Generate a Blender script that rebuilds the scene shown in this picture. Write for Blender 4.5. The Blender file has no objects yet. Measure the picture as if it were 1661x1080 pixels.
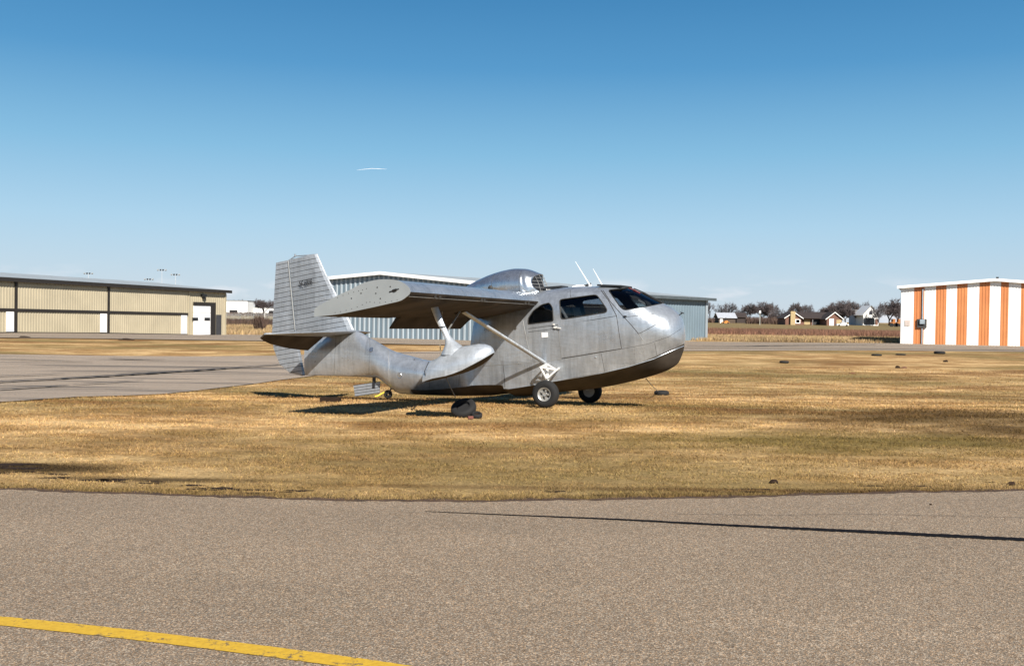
import bpy, bmesh, math, random
import numpy as np
from mathutils import Vector, Matrix
from mathutils.bvhtree import BVHTree
random.seed(7); rng = np.random.default_rng(7)
D = bpy.data; S = bpy.context.scene; COL = S.collection
R = math.radians
# ---------------------------------------------------------------- camera
F = 1615.0; H = 1.6; CX, CY = 830.5, 540.0
PITCH = math.atan(25 / F); ROLL = math.atan(.014)
cam = D.cameras.new('camera'); cam.sensor_width = 36; cam.lens = F / 1661 * 36
cam.clip_start = .1; cam.clip_end = 6000
co = D.objects.new('camera', cam); COL.objects.link(co); S.camera = co
co.matrix_world = Matrix.Translation((0, 0, H)) @ Matrix.Rotation(R(90) - PITCH, 4, 'X') @ Matrix.Rotation(ROLL, 4, 'Z')
# ---------------------------------------------------------------- light
SAZ, SEL = 22.0, 37.0     # sun behind the camera and to the right
sd = Vector((math.sin(R(SAZ)) * math.cos(R(SEL)), -math.cos(R(SAZ)) * math.cos(R(SEL)), math.sin(R(SEL))))
W = D.worlds.new('World'); S.world = W; W.use_nodes = True
nt = W.node_tree; nt.nodes.clear()
sky = nt.nodes.new('ShaderNodeTexSky'); sky.sky_type = 'NISHITA'; sky.sun_disc = False
sky.sun_elevation = R(SEL); sky.sun_rotation = R(180 - SAZ)
sky.altitude = 0; sky.air_density = 1.0; sky.dust_density = .6; sky.ozone_density = 2.2
bg = nt.nodes.new('ShaderNodeBackground'); bg.inputs[1].default_value = .0765
wo = nt.nodes.new('ShaderNodeOutputWorld')
hs = nt.nodes.new('ShaderNodeHueSaturation'); hs.inputs['Saturation'].default_value = 1.12
# faint low clouds near the horizon
tc = nt.nodes.new('ShaderNodeTexCoord'); mp = nt.nodes.new('ShaderNodeMapping'); mp.inputs['Scale'].default_value = (9, 9, 34)
nz = nt.nodes.new('ShaderNodeTexNoise'); nz.inputs['Scale'].default_value = 1.7; nz.inputs['Detail'].default_value = 5
cr = nt.nodes.new('ShaderNodeValToRGB'); cr.color_ramp.elements[0].position = .52; cr.color_ramp.elements[1].position = .74
cr.color_ramp.elements[1].color = (.55, .55, .55, 1)
sp = nt.nodes.new('ShaderNodeSeparateXYZ')
mr = nt.nodes.new('ShaderNodeMapRange'); mr.inputs[1].default_value = .05; mr.inputs[2].default_value = .02; mr.interpolation_type = 'SMOOTHSTEP'
mu = nt.nodes.new('ShaderNodeMath'); mu.operation = 'MULTIPLY'
mx = nt.nodes.new('ShaderNodeMixRGB'); mx.inputs[2].default_value = (7.5, 7.2, 7.4, 1)
L = nt.links.new
L(tc.outputs['Generated'], mp.inputs[0]); L(mp.outputs[0], nz.inputs['Vector']); L(nz.outputs[0], cr.inputs[0])
L(tc.outputs['Generated'], sp.inputs[0]); L(sp.outputs[2], mr.inputs[0])
L(cr.outputs[0], mu.inputs[0]); L(mr.outputs[0], mu.inputs[1]); L(mu.outputs[0], mx.inputs[0])
gr = nt.nodes.new('ShaderNodeValToRGB'); els = gr.color_ramp.elements
GR = [(0, (.60, .69, .78)), (.03, (.53, .66, .78)), (.09, (.40, .62, .80)), (.16, (.225, .49, .72)), (.24, (.085, .31, .58)), (.33, (.035, .20, .44)), (.5, (.015, .07, .20)), (1, (.01, .04, .13))]
while len(els) < len(GR): els.new(.5)
for e_, (p_, c_) in zip(els, GR): e_.position = p_; e_.color = (*c_, 1)
sc2 = nt.nodes.new('ShaderNodeVectorMath'); sc2.operation = 'SCALE'; sc2.inputs['Scale'].default_value = 7.4
m2 = nt.nodes.new('ShaderNodeMixRGB'); m2.inputs[0].default_value = .92
L(sp.outputs[2], gr.inputs[0]); L(gr.outputs[0], sc2.inputs[0])
L(sky.outputs[0], hs.inputs['Color']); L(hs.outputs[0], m2.inputs[1]); L(sc2.outputs[0], m2.inputs[2]); L(m2.outputs[0], mx.inputs[1]); L(mx.outputs[0], bg.inputs[0]); L(bg.outputs[0], wo.inputs[0])
sl = D.lights.new('sun', 'SUN'); sl.energy = 5.0; sl.angle = R(.53); sl.color = (1, .94, .86)
so = D.objects.new('sun', sl); COL.objects.link(so); so.rotation_euler = sd.to_track_quat('Z', 'Y').to_euler()
S.view_settings.view_transform = 'Standard'; S.view_settings.look = 'None'; S.view_settings.gamma = 1
S.view_settings.exposure = .85
S.render.engine = 'CYCLES'
# ---------------------------------------------------------------- helpers
def ray(px, py):
    u = (px - CX) / F; v = -(py - CY) / F
    c, s = math.cos(ROLL), math.sin(ROLL)
    r = Vector((1, 0, 0)); fw = Vector((0, math.cos(PITCH), -math.sin(PITCH))); up = Vector((0, math.sin(PITCH), math.cos(PITCH)))
    return fw + u * (c * r + s * up) + v * (-s * r + c * up)
CAM = Vector((0, 0, H))
def sm(t):
    t = min(1, max(0, t)); return t * t * (3 - 2 * t)
SW = [(-100, 0), (9.6, 0), (13, .045), (16.5, .07), (18.4, .01), (20, -.09), (22, -.21), (24.5, -.31), (28, -.36), (36, -.31), (50, -.1), (62, 0), (9999, 0)]
def swale(y):
    for (a, za_), (b, zb_) in zip(SW, SW[1:]):
        if y <= b: t = max(0, (y - a) / (b - a)); return za_ + (zb_ - za_) * t
def zg(x, y):
    dip = -.47 * sm((y - 68) / 28) * sm((-14 - x) / 8) * (1 - sm((y - 100) / 30))
    return dip + .8 * sm((y - 180) / 250) + (swale(y - .0) if y < 62 else 0)
def at(px, py):           # the ground point seen there
    d = ray(px, py); lo, hi = 2.0, 2.0
    while hi < 3000 and H + hi * d.z > zg(hi * d.x, hi * d.y): lo = hi; hi *= 1.04
    for i in range(30):
        t = (lo + hi) / 2
        if H + t * d.z > zg(t * d.x, t * d.y): lo = t
        else: hi = t
    p = CAM + t * d; return Vector((p.x, p.y, zg(p.x, p.y)))
def at_depth(px, py, Y):
    d = ray(px, py); return CAM + d * (Y / d.y)
def on_wall(px, py, A, B):  # where a line of sight meets the upright plane through A, B -> (distance along, height)
    d = ray(px, py); A = Vector(A[:2]); B = Vector(B[:2]); w = (B - A).normalized(); n = Vector((-w.y, w.x))
    t = n.dot(A) / n.dot(d.xy); P = CAM + t * d
    return (P.xy - A).dot(w), P.z
def tag(o, label=None, cat=None, group=None, kind=None):
    if label: o['label'] = label
    if cat: o['category'] = cat
    if group: o['group'] = group
    if kind: o['kind'] = kind
    return o
def empty(name, loc=(0, 0, 0), rz=0, parent=None):
    o = D.objects.new(name, None); COL.objects.link(o); o.location = loc; o.rotation_euler = (0, 0, rz); o.empty_display_size = .2
    if parent: o.parent = parent
    return o
class MB:
    def __init__(s): s.v = []; s.f = []; s.mi = []
    def add(s, vs, fs, mi=0):
        b = len(s.v); s.v += [tuple(v) for v in vs]; s.f += [tuple(i + b for i in f) for f in fs]; s.mi += [mi] * len(fs); return s
    def box(s, c, d, rz=0, rx=0, ry=0, mi=0):
        M = Matrix.Rotation(rz, 3, 'Z') @ Matrix.Rotation(ry, 3, 'Y') @ Matrix.Rotation(rx, 3, 'X')
        vs = [Vector(c) + M @ Vector((a * d[0] / 2, b * d[1] / 2, e * d[2] / 2)) for a in (-1, 1) for b in (-1, 1) for e in (-1, 1)]
        return s.add(vs, [(0, 1, 3, 2), (4, 6, 7, 5), (0, 4, 5, 1), (2, 3, 7, 6), (0, 2, 6, 4), (1, 5, 7, 3)], mi)
    def tube(s, pts, r, n=8, cap=True, mi=0, flat=1.0, side=None):
        pts = [Vector(p) for p in pts]; m = len(pts); rr = r if hasattr(r, '__len__') else [r] * m; vs = []
        ref = None
        for i, p in enumerate(pts):
            t = (pts[min(i + 1, m - 1)] - pts[max(i - 1, 0)])
            t = t.normalized() if t.length > 1e-9 else Vector((0, 0, 1))
            if ref is None:
                ref = Vector(side) if side else (Vector((0, 0, 1)) if abs(t.z) < .9 else Vector((1, 0, 0)))
            a = (ref - t * ref.dot(t)).normalized(); b = t.cross(a); ref = a
            for k in range(n):
                w = 2 * math.pi * k / n; vs.append(p + rr[i] * (a * math.cos(w) + b * math.sin(w) * flat))
        fs = [(i * n + k, i * n + (k + 1) % n, (i + 1) * n + (k + 1) % n, (i + 1) * n + k) for i in range(m - 1) for k in range(n)]
        if cap: fs += [tuple(range(n - 1, -1, -1)), tuple(range((m - 1) * n, m * n))]
        return s.add(vs, fs, mi)
    def loft(s, rings, closed=True, cap=True, mi=0):
        n = len(rings[0]); m = len(rings); vs = [v for r in rings for v in r]
        K = n if closed else n - 1
        fs = [(i * n + k, i * n + (k + 1) % n, (i + 1) * n + (k + 1) % n, (i + 1) * n + k) for i in range(m - 1) for k in range(K)]
        if cap and closed: fs += [tuple(range(n - 1, -1, -1)), tuple(range((m - 1) * n, m * n))]
        return s.add(vs, fs, mi)
    def lathe(s, prof, c, axis='y', n=32, mi=0):
        vs = []
        for i in range(n):
            a = 2 * math.pi * i / n
            for r, h in prof:
                p = {'y': (r * math.cos(a), h, r * math.sin(a)), 'z': (r * math.cos(a), r * math.sin(a), h), 'x': (h, r * math.cos(a), r * math.sin(a))}[axis]
                vs.append(Vector(c) + Vector(p))
        m = len(prof)
        fs = [(i * m + k, i * m + k + 1, ((i + 1) % n) * m + k + 1, ((i + 1) % n) * m + k) for i in range(n) for k in range(m - 1)]
        return s.add(vs, fs, mi)
    def poly(s, pts, mi=0): return s.add(pts, [tuple(range(len(pts)))], mi)
    def build(s, name, mats, parent=None, smooth=None, recalc=True):
        me = D.meshes.new(name); me.from_pydata(s.v, [], s.f); me.update()
        for m in (mats if isinstance(mats, (list, tuple)) else [mats]): me.materials.append(m)
        me.polygons.foreach_set('material_index', s.mi)
        if recalc:
            bm = bmesh.new(); bm.from_mesh(me); bmesh.ops.recalc_face_normals(bm, faces=bm.faces); bm.to_mesh(me); bm.free()
        if smooth:
            me.polygons.foreach_set('use_smooth', [True] * len(me.polygons)); me.set_sharp_from_angle(angle=R(smooth))
        o = D.objects.new(name, me); COL.objects.link(o)
        if parent: o.parent = parent
        return o
def mono(xs, ys):
    xs = np.array(xs, float); ys = np.array(ys, float); o = np.argsort(xs); xs = xs[o]; ys = ys[o]
    h = np.diff(xs); d = np.diff(ys) / h; m = np.zeros(len(xs)); m[0] = d[0]; m[-1] = d[-1]
    for i in range(1, len(xs) - 1):
        m[i] = 0 if d[i - 1] * d[i] <= 0 else 2 * d[i - 1] * d[i] / (d[i - 1] + d[i])
    def f(x):
        x = min(max(x, xs[0]), xs[-1]); i = min(len(xs) - 2, max(0, int(np.searchsorted(xs, x) - 1)))
        t = (x - xs[i]) / h[i]
        return float((2 * t**3 - 3 * t**2 + 1) * ys[i] + (t**3 - 2 * t**2 + t) * h[i] * m[i] + (-2 * t**3 + 3 * t**2) * ys[i + 1] + (t**3 - t**2) * h[i] * m[i + 1])
    return f
# ---------------------------------------------------------------- materials
class N:
    def __init__(s, name):
        s.m = D.materials.new(name); s.m.use_nodes = True; s.t = s.m.node_tree; s.b = s.t.nodes['Principled BSDF']; s.o = s.t.nodes['Material Output']
    def n(s, ty, **kw):
        x = s.t.nodes.new('ShaderNode' + ty)
        for k, v in kw.items():
            if k.startswith('i_'):
                key = k[2:]; key = int(key) if key.isdigit() else key
                x.inputs[key].default_value = v
            else: setattr(x, k, v)
        return x
    def l(s, a, b): s.t.links.new(a, b)
    def coord(s, kind, scale=(1, 1, 1)):
        c = s.n('NewGeometry').outputs['Position'] if kind == 'world' else s.n('TexCoord').outputs['Object']
        m = s.n('Mapping'); m.inputs['Scale'].default_value = scale; s.l(c, m.inputs[0]); return m.outputs[0]
    def noise(s, vec, scale, detail=4, rough=.55):
        x = s.n('TexNoise'); x.inputs['Scale'].default_value = scale; x.inputs['Detail'].default_value = detail; x.inputs['Roughness'].default_value = rough
        s.l(vec, x.inputs['Vector']); return x.outputs[0]
    def ramp(s, fac, stops):
        r = s.n('ValToRGB'); e = r.color_ramp.elements
        while len(e) < len(stops): e.new(.5)
        for i, (p, c) in enumerate(stops): e[i].position = p; e[i].color = (c, c, c, 1) if isinstance(c, (int, float)) else (*c, 1)
        s.l(fac, r.inputs[0]); return r.outputs[0]
    def mix(s, f, a, b, mode='MIX'):
        x = s.n('MixRGB', blend_type=mode)
        for i, v in ((0, f), (1, a), (2, b)):
            if isinstance(v, (int, float)): x.inputs[i].default_value = v if i == 0 else (v, v, v, 1)
            elif isinstance(v, tuple): x.inputs[i].default_value = (*v, 1)
            else: s.l(v, x.inputs[i])
        return x.outputs[0]
    def math(s, op, a, b=0):
        x = s.n('Math', operation=op)
        for i, v in ((0, a), (1, b)):
            if isinstance(v, (int, float)): x.inputs[i].default_value = v
            else: s.l(v, x.inputs[i])
        return x.outputs[0]
    def bump(s, h, strength=.3, dist=.01):
        b = s.n('Bump'); b.inputs['Strength'].default_value = strength; b.inputs['Distance'].default_value = dist
        s.l(h, b.inputs['Height']); s.l(b.outputs[0], s.b.inputs['Normal'])
    def color(s, c):
        if isinstance(c, tuple): s.b.inputs['Base Color'].default_value = (*c, 1)
        else: s.l(c, s.b.inputs['Base Color'])
    def rough(s, r):
        if isinstance(r, (int, float)): s.b.inputs['Roughness'].default_value = r
        else: s.l(r, s.b.inputs['Roughness'])
def plain(name, c, rough=.6, metal=0, var=.25, scale=3, kind='obj', dirt=None):
    if max(c) < .7: c = tuple(q_ * .77 for q_ in c)
    m = N(name); v = m.coord(kind); f = m.noise(v, scale, 5)
    k = m.ramp(f, [(.3, 1 - var), (.7, 1 + var * .4)])
    c2 = m.mix(1, c, k, 'MULTIPLY')
    if dirt:
        g = m.ramp(m.noise(v, scale * .37, 6, .7), [(.45, 0.), (.7, 1.)]); c2 = m.mix(m.math('MULTIPLY', g, .6), c2, dirt)
    m.color(c2); m.rough(rough); m.b.inputs['Metallic'].default_value = metal
    return m.m
# aluminium skin: dulled metal, worn patches, faint waviness
def alum(name, base=.50, rough=.29, metal=.62, streak=True, tint=(.92, 1, 1.09)):
    m = N(name); v = m.coord('obj')
    a = m.noise(v, 2.2, 6, .65); b = m.noise(m.coord('obj', (1, 1, 5)), 6, 5, .7); c = m.noise(v, 38, 3)
    k = m.mix(.5, m.ramp(a, [(.3, .62), (.7, 1.1)]), m.ramp(b, [(.3, .72), (.7, 1.1)]))
    k = m.mix(.18, k, m.ramp(c, [(.3, .7), (.7, 1.1)]))
    sn = m.n('VectorMath', operation='SNAP'); sn.inputs[1].default_value = (.62, 50, .41); m.l(v, sn.inputs[0]); wn = m.n('TexWhiteNoise'); m.l(sn.outputs[0], wn.inputs[0])
    k = m.mix(1, k, m.ramp(wn.outputs[0], [(0., .86), (1., 1.08)]), 'MULTIPLY')
    st = m.noise(m.coord('obj', (9, 9, .7)), 1.6, 5, .7); k = m.mix(.5, k, m.ramp(st, [(.40, 1.05), (.66, .62)]), 'MULTIPLY')
    m.color(m.mix(1, (base * tint[0], base * tint[1], base * tint[2]), k, 'MULTIPLY'))
    m.rough(m.math('ADD', m.math('MULTIPLY', a, .28), rough - .12)); m.b.inputs['Metallic'].default_value = metal
    m.bump(m.math('ADD', m.noise(v, 3.1, 3), m.math('MULTIPLY', c, .04)), .5, .025)
    return m.m
ALU = alum('aluminium_skin'); ALU_D = plain('shaded_underside', (.085, .07, .055), .8, 0, .5, 2); ALU_B = alum('aluminium_polished', .56, .24, .85)  # ALU_D: dark skin copy, shade of the undersides put into its colour
ALU_F = alum('aluminium_fin', .42, .46, .5)
ALU_P = alum('aluminium_painted', .60, .36, .45)
EPM = plain('dull_grey_plate', (.34, .365, .37), .55, .2, .12, 2)
RUB = plain('rubber', (.009, .009, .009), .85); DARK = plain('dark_metal', (.02, .02, .022), .5)
SEAM = plain('seam_dark', (.035, .033, .03), .7); SEAML = plain('seam_light', (.42, .42, .40), .45, .4)
RIM = plain('rim_metal', (.62, .62, .6), .4, .6, dirt=(.2, .19, .17)); WHITE = plain('white_paint', (.8, .8, .78), .5, var=.1)
GEAR = plain('gear_white', (.75, .74, .7), .45, .2, dirt=(.3, .28, .25)); INT = plain('cabin_lining', (.06, .058, .06), .9)
SEAT = plain('seat_vinyl', (.22, .22, .23), .7); REDB = plain('red_paint', (.35, .04, .03), .6); ROPE = plain('rope', (.28, .24, .18), .9)
YEL = plain('yellow_rope', (.7, .55, .05), .8); DIRT = plain('clod', (.035, .022, .015), .95)
def glass():
    m = N('tinted_glass'); t = m.t; g = m.n('BsdfGlossy'); g.inputs['Roughness'].default_value = .03; g.inputs[0].default_value = (.9, .9, .9, 1)
    tr = m.n('BsdfTransparent'); tr.inputs[0].default_value = (.62, .66, .68, 1)
    fr = m.n('Fresnel'); fr.inputs[0].default_value = 1.45; mxs = m.n('MixShader')
    m.l(fr.outputs[0], mxs.inputs[0]); m.l(tr.outputs[0], mxs.inputs[1]); m.l(g.outputs[0], mxs.inputs[2]); m.l(mxs.outputs[0], m.o.inputs[0]); return m.m
GLASS = glass()
DIRT.node_tree.nodes['Principled BSDF'].inputs['Specular IOR Level'].default_value = .1
ALU_D.node_tree.nodes['Principled BSDF'].inputs['Specular IOR Level'].default_value = .12
# ---------------------------------------------------------------- ground materials
def grass_color(m, jitter=None):
    w = m.coord('world', (1, 1, 0))
    big = m.noise(m.coord('world', (.55, 1, 0)), .16, 5, .6); mid = m.noise(m.coord('world', (.6, 1.1, 0)), .75, 6, .65); fine = m.noise(w, 9, 5, .7)
    c = m.mix(m.ramp(mid, [(.42, 0.), (.60, 1.)]), (.42, .26, .11), (.78, .55, .28))
    c = m.mix(m.ramp(big, [(.44, 0.), (.60, .85)]), c, (.24, .19, .075))
    br = m.noise(m.coord('world', (.5, 1, 0)), .33, 5, .6)
    c = m.mix(m.ramp(br, [(.50, 0.), (.64, .85)]), c, (.25, .13, .05))
    # a greener belt along the near pavement, dark worn patch to the right
    sp = m.n('SeparateXYZ'); m.l(w, sp.inputs[0])
    mr = m.n('MapRange'); mr.inputs[1].default_value = 15.5; mr.inputs[2].default_value = 10.5; m.l(m.math('ADD', sp.outputs[1], m.math('MULTIPLY', mid, 2.5)), mr.inputs[0])
    c = m.mix(m.math('MULTIPLY', mr.outputs[0], .5), c, (.33, .245, .11))
    def blob(cx, cy, rx, ry):
        a = m.math('POWER', m.math('DIVIDE', m.math('SUBTRACT', sp.outputs[0], cx), rx), 2); b = m.math('POWER', m.math('DIVIDE', m.math('SUBTRACT', sp.outputs[1], cy), ry), 2)
        d = m.math('ADD', m.math('ADD', a, b), m.math('MULTIPLY', m.math('SUBTRACT', mid, .5), 2.2)); x = m.n('MapRange'); x.inputs[1].default_value = 1.3; x.inputs[2].default_value = .1
        m.l(d, x.inputs[0]); return x.outputs[0]
    c = m.mix(m.math('MULTIPLY', blob(8.6, 15.6, 4.6, 3.2), .85), c, (.11, .07, .026))
    c = m.mix(m.math('MULTIPLY', blob(4.3, 12.9, 3.2, 1.3), .75), c, (.19, .15, .045))
    c = m.mix(m.math('MULTIPLY', blob(-5.2, 10.1, 1.5, .34), .9), c, (.045, .03, .014))
    c = m.mix(m.math('MULTIPLY', blob(-3.3, 9.5, 1.2, .16), .8), c, (.06, .038, .018))
    c = m.mix(m.math('MULTIPLY', blob(1.5, 9.35, 3.4, .13), .6), c, (.12, .06, .024))
    c = m.mix(.5, c, m.ramp(fine, [(.25, .3), (.75, 1.18)]), 'MULTIPLY'); c = m.mix(1, c, (.88, .845, .79), 'MULTIPLY'); c = m.mix(.5, c, m.ramp(m.noise(m.coord('world', (.6, 1.2, 0)), 3.2, 6, .75), [(.36, .5), (.62, 1.3)]), 'MULTIPLY')
    return c
def mat_ground():
    m = N('dry_lawn_soil'); c = grass_color(m); f = m.noise(m.coord('world'), 26, 5, .75)
    m.color(m.mix(.75, c, m.ramp(f, [(.3, .35), (.7, 1.35)]), 'MULTIPLY')); m.rough(.95); m.b.inputs['Specular IOR Level'].default_value = .1
    m.bump(f, .6, .03); return m.m
def mat_blade():
    m = N('dry_grass_blade'); c = grass_color(m); a = m.n('Attribute', attribute_name='tone')
    c = m.mix(1, c, a.outputs['Color'], 'MULTIPLY'); m.color(c); m.rough(.8); m.b.inputs['Specular IOR Level'].default_value = .15
    tr = m.n('BsdfTranslucent'); m.l(c, tr.inputs[0]); mxs = m.n('MixShader'); mxs.inputs[0].default_value = .25
    m.l(m.b.outputs[0], mxs.inputs[1]); m.l(tr.outputs[0], mxs.inputs[2]); m.l(mxs.outputs[0], m.o.inputs[0]); return m.m
def mat_asphalt(name, tint=(1, 1, 1), lo=.10, hi=.30, fine=True, streak=False):
    m = N(name); w = m.coord('world', (1, 1, 0)); a = m.noise(w, 55, 4, .75); b = m.noise(w, 160, 2, .8)
    vo = m.n('TexVoronoi'); vo.inputs['Scale'].default_value = 150; m.l(w, vo.inputs['Vector'])
    sep = m.n('SeparateXYZ'); m.l(vo.outputs['Color'], sep.inputs[0])
    stone = m.ramp(sep.outputs[0], [(.0, lo * .8), (.35, lo * 1.25), (.75, (lo + hi) * .5), (1., hi * 1.2)])
    warm = m.mix(m.ramp(sep.outputs[1], [(.2, 0.), (.9, 1.)]), (.95, .98, 1.0), (1.03, .84, .66))
    c = m.mix(1, stone, warm, 'MULTIPLY')
    c = m.mix(.6, c, m.ramp(a, [(.3, .5), (.7, 1.45)]), 'MULTIPLY')
    c = m.mix(.55, c, m.ramp(m.noise(w, 14, 6, .8), [(.3, .6), (.7, 1.35)]), 'MULTIPLY'); c = m.mix(m.ramp(m.noise(w, 85, 3, .8), [(.58, 0.), (.72, .7)]), c, (.58, .45, .31)); c = m.mix(m.ramp(m.noise(w, 43, 3, .8), [(.60, 0.), (.70, .75)]), c, (.06, .05, .045))
    big = m.noise(m.coord('world', (.35, 1.1, 0)), .5, 6, .6)
    c = m.mix(.8, c, m.ramp(big, [(.3, .82), (.7, 1.14)]), 'MULTIPLY')
    c = m.mix(1, c, tuple(q_ * .77 for q_ in tint), 'MULTIPLY')
    if streak:
        s2 = m.noise(m.coord('world', (.06, .9, 0)), 1.0, 5, .7)
        c = m.mix(m.ramp(s2, [(.53, 0.), (.60, .8)]), c, (.085, .075, .065))
    m.color(c); m.rough(.88); m.b.inputs['Specular IOR Level'].default_value = .25
    m.bump(m.math('ADD', vo.outputs['Distance'], a), .5, .006); return m.m
M_G = mat_ground(); M_BL = mat_blade(); M_AS = mat_asphalt('asphalt_near', (1.22, 1.01, .77), .145, .43); M_TX = mat_asphalt('asphalt_taxiway', (1.2, 1.05, .88), .24, .44, streak=True); M_AP = mat_asphalt('asphalt_apron', (1.15, 1.0, .82), .22, .38)
def mat_line():
    m = N('yellow_line_paint'); w = m.coord('world', (1, 1, 0)); a = m.noise(w, 30, 5, .8); b = m.noise(m.coord('world', (.6, 1, 0)), 9, 5, .7)
    c = m.mix(m.ramp(a, [(.3, 0.), (.7, 1.)]), (.40, .23, .013), (.58, .37, .025))
    k = m.ramp(m.math('ADD', m.math('MULTIPLY', a, .5), m.math('MULTIPLY', b, .5)), [(.41, 1.), (.45, 0.)])
    m.color(m.mix(k, c, (.12, .09, .05))); m.rough(.7); m.bump(a, .4, .004); return m.m
def mat_field(name, c1, c2, c3):
    m = N(name); a = m.noise(m.coord('world', (.02, .12, 0)), 1, 5, .6); b = m.noise(m.coord('world', (.3, .3, 0)), 2, 5, .7)
    c = m.mix(m.ramp(a, [(.35, 0.), (.65, 1.)]), c1, c2); c = m.mix(m.math('MULTIPLY', m.ramp(b, [(.5, 0.), (.8, 1.)]), .7), c, c3); m.color(c); m.rough(.95); m.b.inputs['Specular IOR Level'].default_value = .1; return m.m
# ---------------------------------------------------------------- ground sheets
xs = sorted(set([-2500, -1500, -900, -500, -300, -200, -140] + list(range(-100, 101, 4)) + [140, 200, 300, 500, 900, 1500, 2500]))
ys = sorted(set([-60, -30, -10] + [0, 4, 8] + list(range(9, 64)) + list(range(64, 140, 4)) + list(range(140, 460, 20)) + [520, 700, 1000, 1600, 2600, 5200]))
g = MB(); nx = len(xs)
g.add([(x, y, zg(x, y)) for y in ys for x in xs], [(j * nx + i, j * nx + i + 1, (j + 1) * nx + i + 1, (j + 1) * nx + i) for j in range(len(ys) - 1) for i in range(nx - 1)])
tag(g.build('ground', M_G, smooth=30, recalc=False), kind='structure')
def sheet(name, near, far, mat, dz, nu=60, nv=8, world=False, rough_edge=0):
    # near/far edges as pixel polylines on the ground
    def walk(pl, n):
        P = [Vector(p) if world else at(*p) for p in pl]
        Ls = [0]
        for a, b in zip(P, P[1:]): Ls.append(Ls[-1] + (b - a).length)
        out = []
        for i in range(n + 1):
            s = Ls[-1] * i / n; k = min(len(P) - 2, max(0, int(np.searchsorted(Ls, s) - 1))); t = (s - Ls[k]) / (Ls[k + 1] - Ls[k]); out.append(P[k].lerp(P[k + 1], t))
        return out
    A = walk(near, nu); B = walk(far, nu); vs = []
    if rough_edge:
        ph = [random.uniform(0, 6.3) for _ in range(6)]
        for E_ in (B,):
            for p in E_:
                p.y += rough_edge * (math.sin(p.x * 2.1 + ph[0]) + .7 * math.sin(p.x * 5.3 + ph[1]) + .5 * math.sin(p.x * 11.7 + ph[2]) + .4 * math.sin(p.x * 23 + ph[3]))
    for i in range(nu + 1):
        for j in range(nv + 1):
            p = A[i].lerp(B[i], j / nv); vs.append((p.x, p.y, zg(p.x, p.y) + dz))
    fs = [(i * (nv + 1) + j, (i + 1) * (nv + 1) + j, (i + 1) * (nv + 1) + j + 1, i * (nv + 1) + j + 1) for i in range(nu) for j in range(nv)]
    return tag(MB().add(vs, fs).build(name, mat, recalc=False), kind='structure')
edge = [at(x, y) for x, y in [(-300, 788), (0, 795), (150, 801), (300, 806.5), (450, 811), (600, 814), (760, 815.5), (900, 814), (1050, 811), (1200, 808), (1400, 803), (1661, 797), (2000, 789)]]
edge = [Vector((-40, edge[0].y + .3, 0))] + edge + [Vector((45, 13.2, 0))]
ef = mono([p.x for p in edge], [p.y for p in edge])
ex = [-40 + i * .0 for i in range(1)] + [x * .05 for x in range(-180, 240)] + [45]
def edge_y(x): return ef(x) + .016 * (math.sin(x * 2.1 + 1) + .7 * math.sin(x * 5.3) + .6 * math.sin(x * 11.7 + 2) + .5 * math.sin(x * 27 + 3))
road = MB(); vs = [];
for x in ex: vs += [(x, -30, .012), (x, 4, .012), (x, 7.5, .012), (x, edge_y(x), .012)]
road.add(vs, [(i * 4 + j, (i + 1) * 4 + j, (i + 1) * 4 + j + 1, i * 4 + j + 1) for i in range(len(ex) - 1) for j in range(3)])
tag(road.build('road_near', M_AS, recalc=False), kind='structure')
# yellow line (150 mm wide) and a black strip on the asphalt, wider towards the right
def ribbon(name, pts, w, mat, z, jit=0, n=60, **kw):
    P = [Vector(p) for p in pts]; f = mono([p.x for p in P], [p.y for p in P]); x0, x1 = P[0].x, P[-1].x; vs = []
    for i in range(n + 1):
        t = i / n; x = x0 + (x1 - x0) * t; y = f(x); sl_ = (f(x + .01) - f(x - .01)) / .02; nrm = Vector((-sl_, 1)).normalized(); ww = (w(t) if callable(w) else w) / 2
        a = ww * (1 + random.uniform(-jit, jit)); b = ww * (1 + random.uniform(-jit, jit))
        vs += [(x + nrm.x * a, y + nrm.y * a, z + zg(x, y)), (x - nrm.x * b, y - nrm.y * b, z + zg(x, y))]
    return tag(MB().add(vs, [(2 * i, 2 * i + 1, 2 * i + 3, 2 * i + 2) for i in range(n)]).build(name, mat, recalc=False), **kw)
ribbon('yellow_line', [at(-700, 965), at(-300, 985), at(0, 1011), at(200, 1032), at(400, 1056.5), at(590, 1082), at(1000, 1147)], .128, mat_line(), .016, .04, 200, kind='structure')
STRIPM = plain('strip_black', (.012, .011, .012), .8, kind='world')
STRIPM.node_tree.nodes['Principled BSDF'].inputs['Specular IOR Level'].default_value = .05
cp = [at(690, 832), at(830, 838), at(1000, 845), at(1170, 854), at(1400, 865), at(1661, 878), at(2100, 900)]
ribbon('dark_strip', cp, lambda t: .012 + .10 * min(1, t * 1.7) ** 1.0, STRIPM, .0165, .18, 260, kind='structure')
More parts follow.
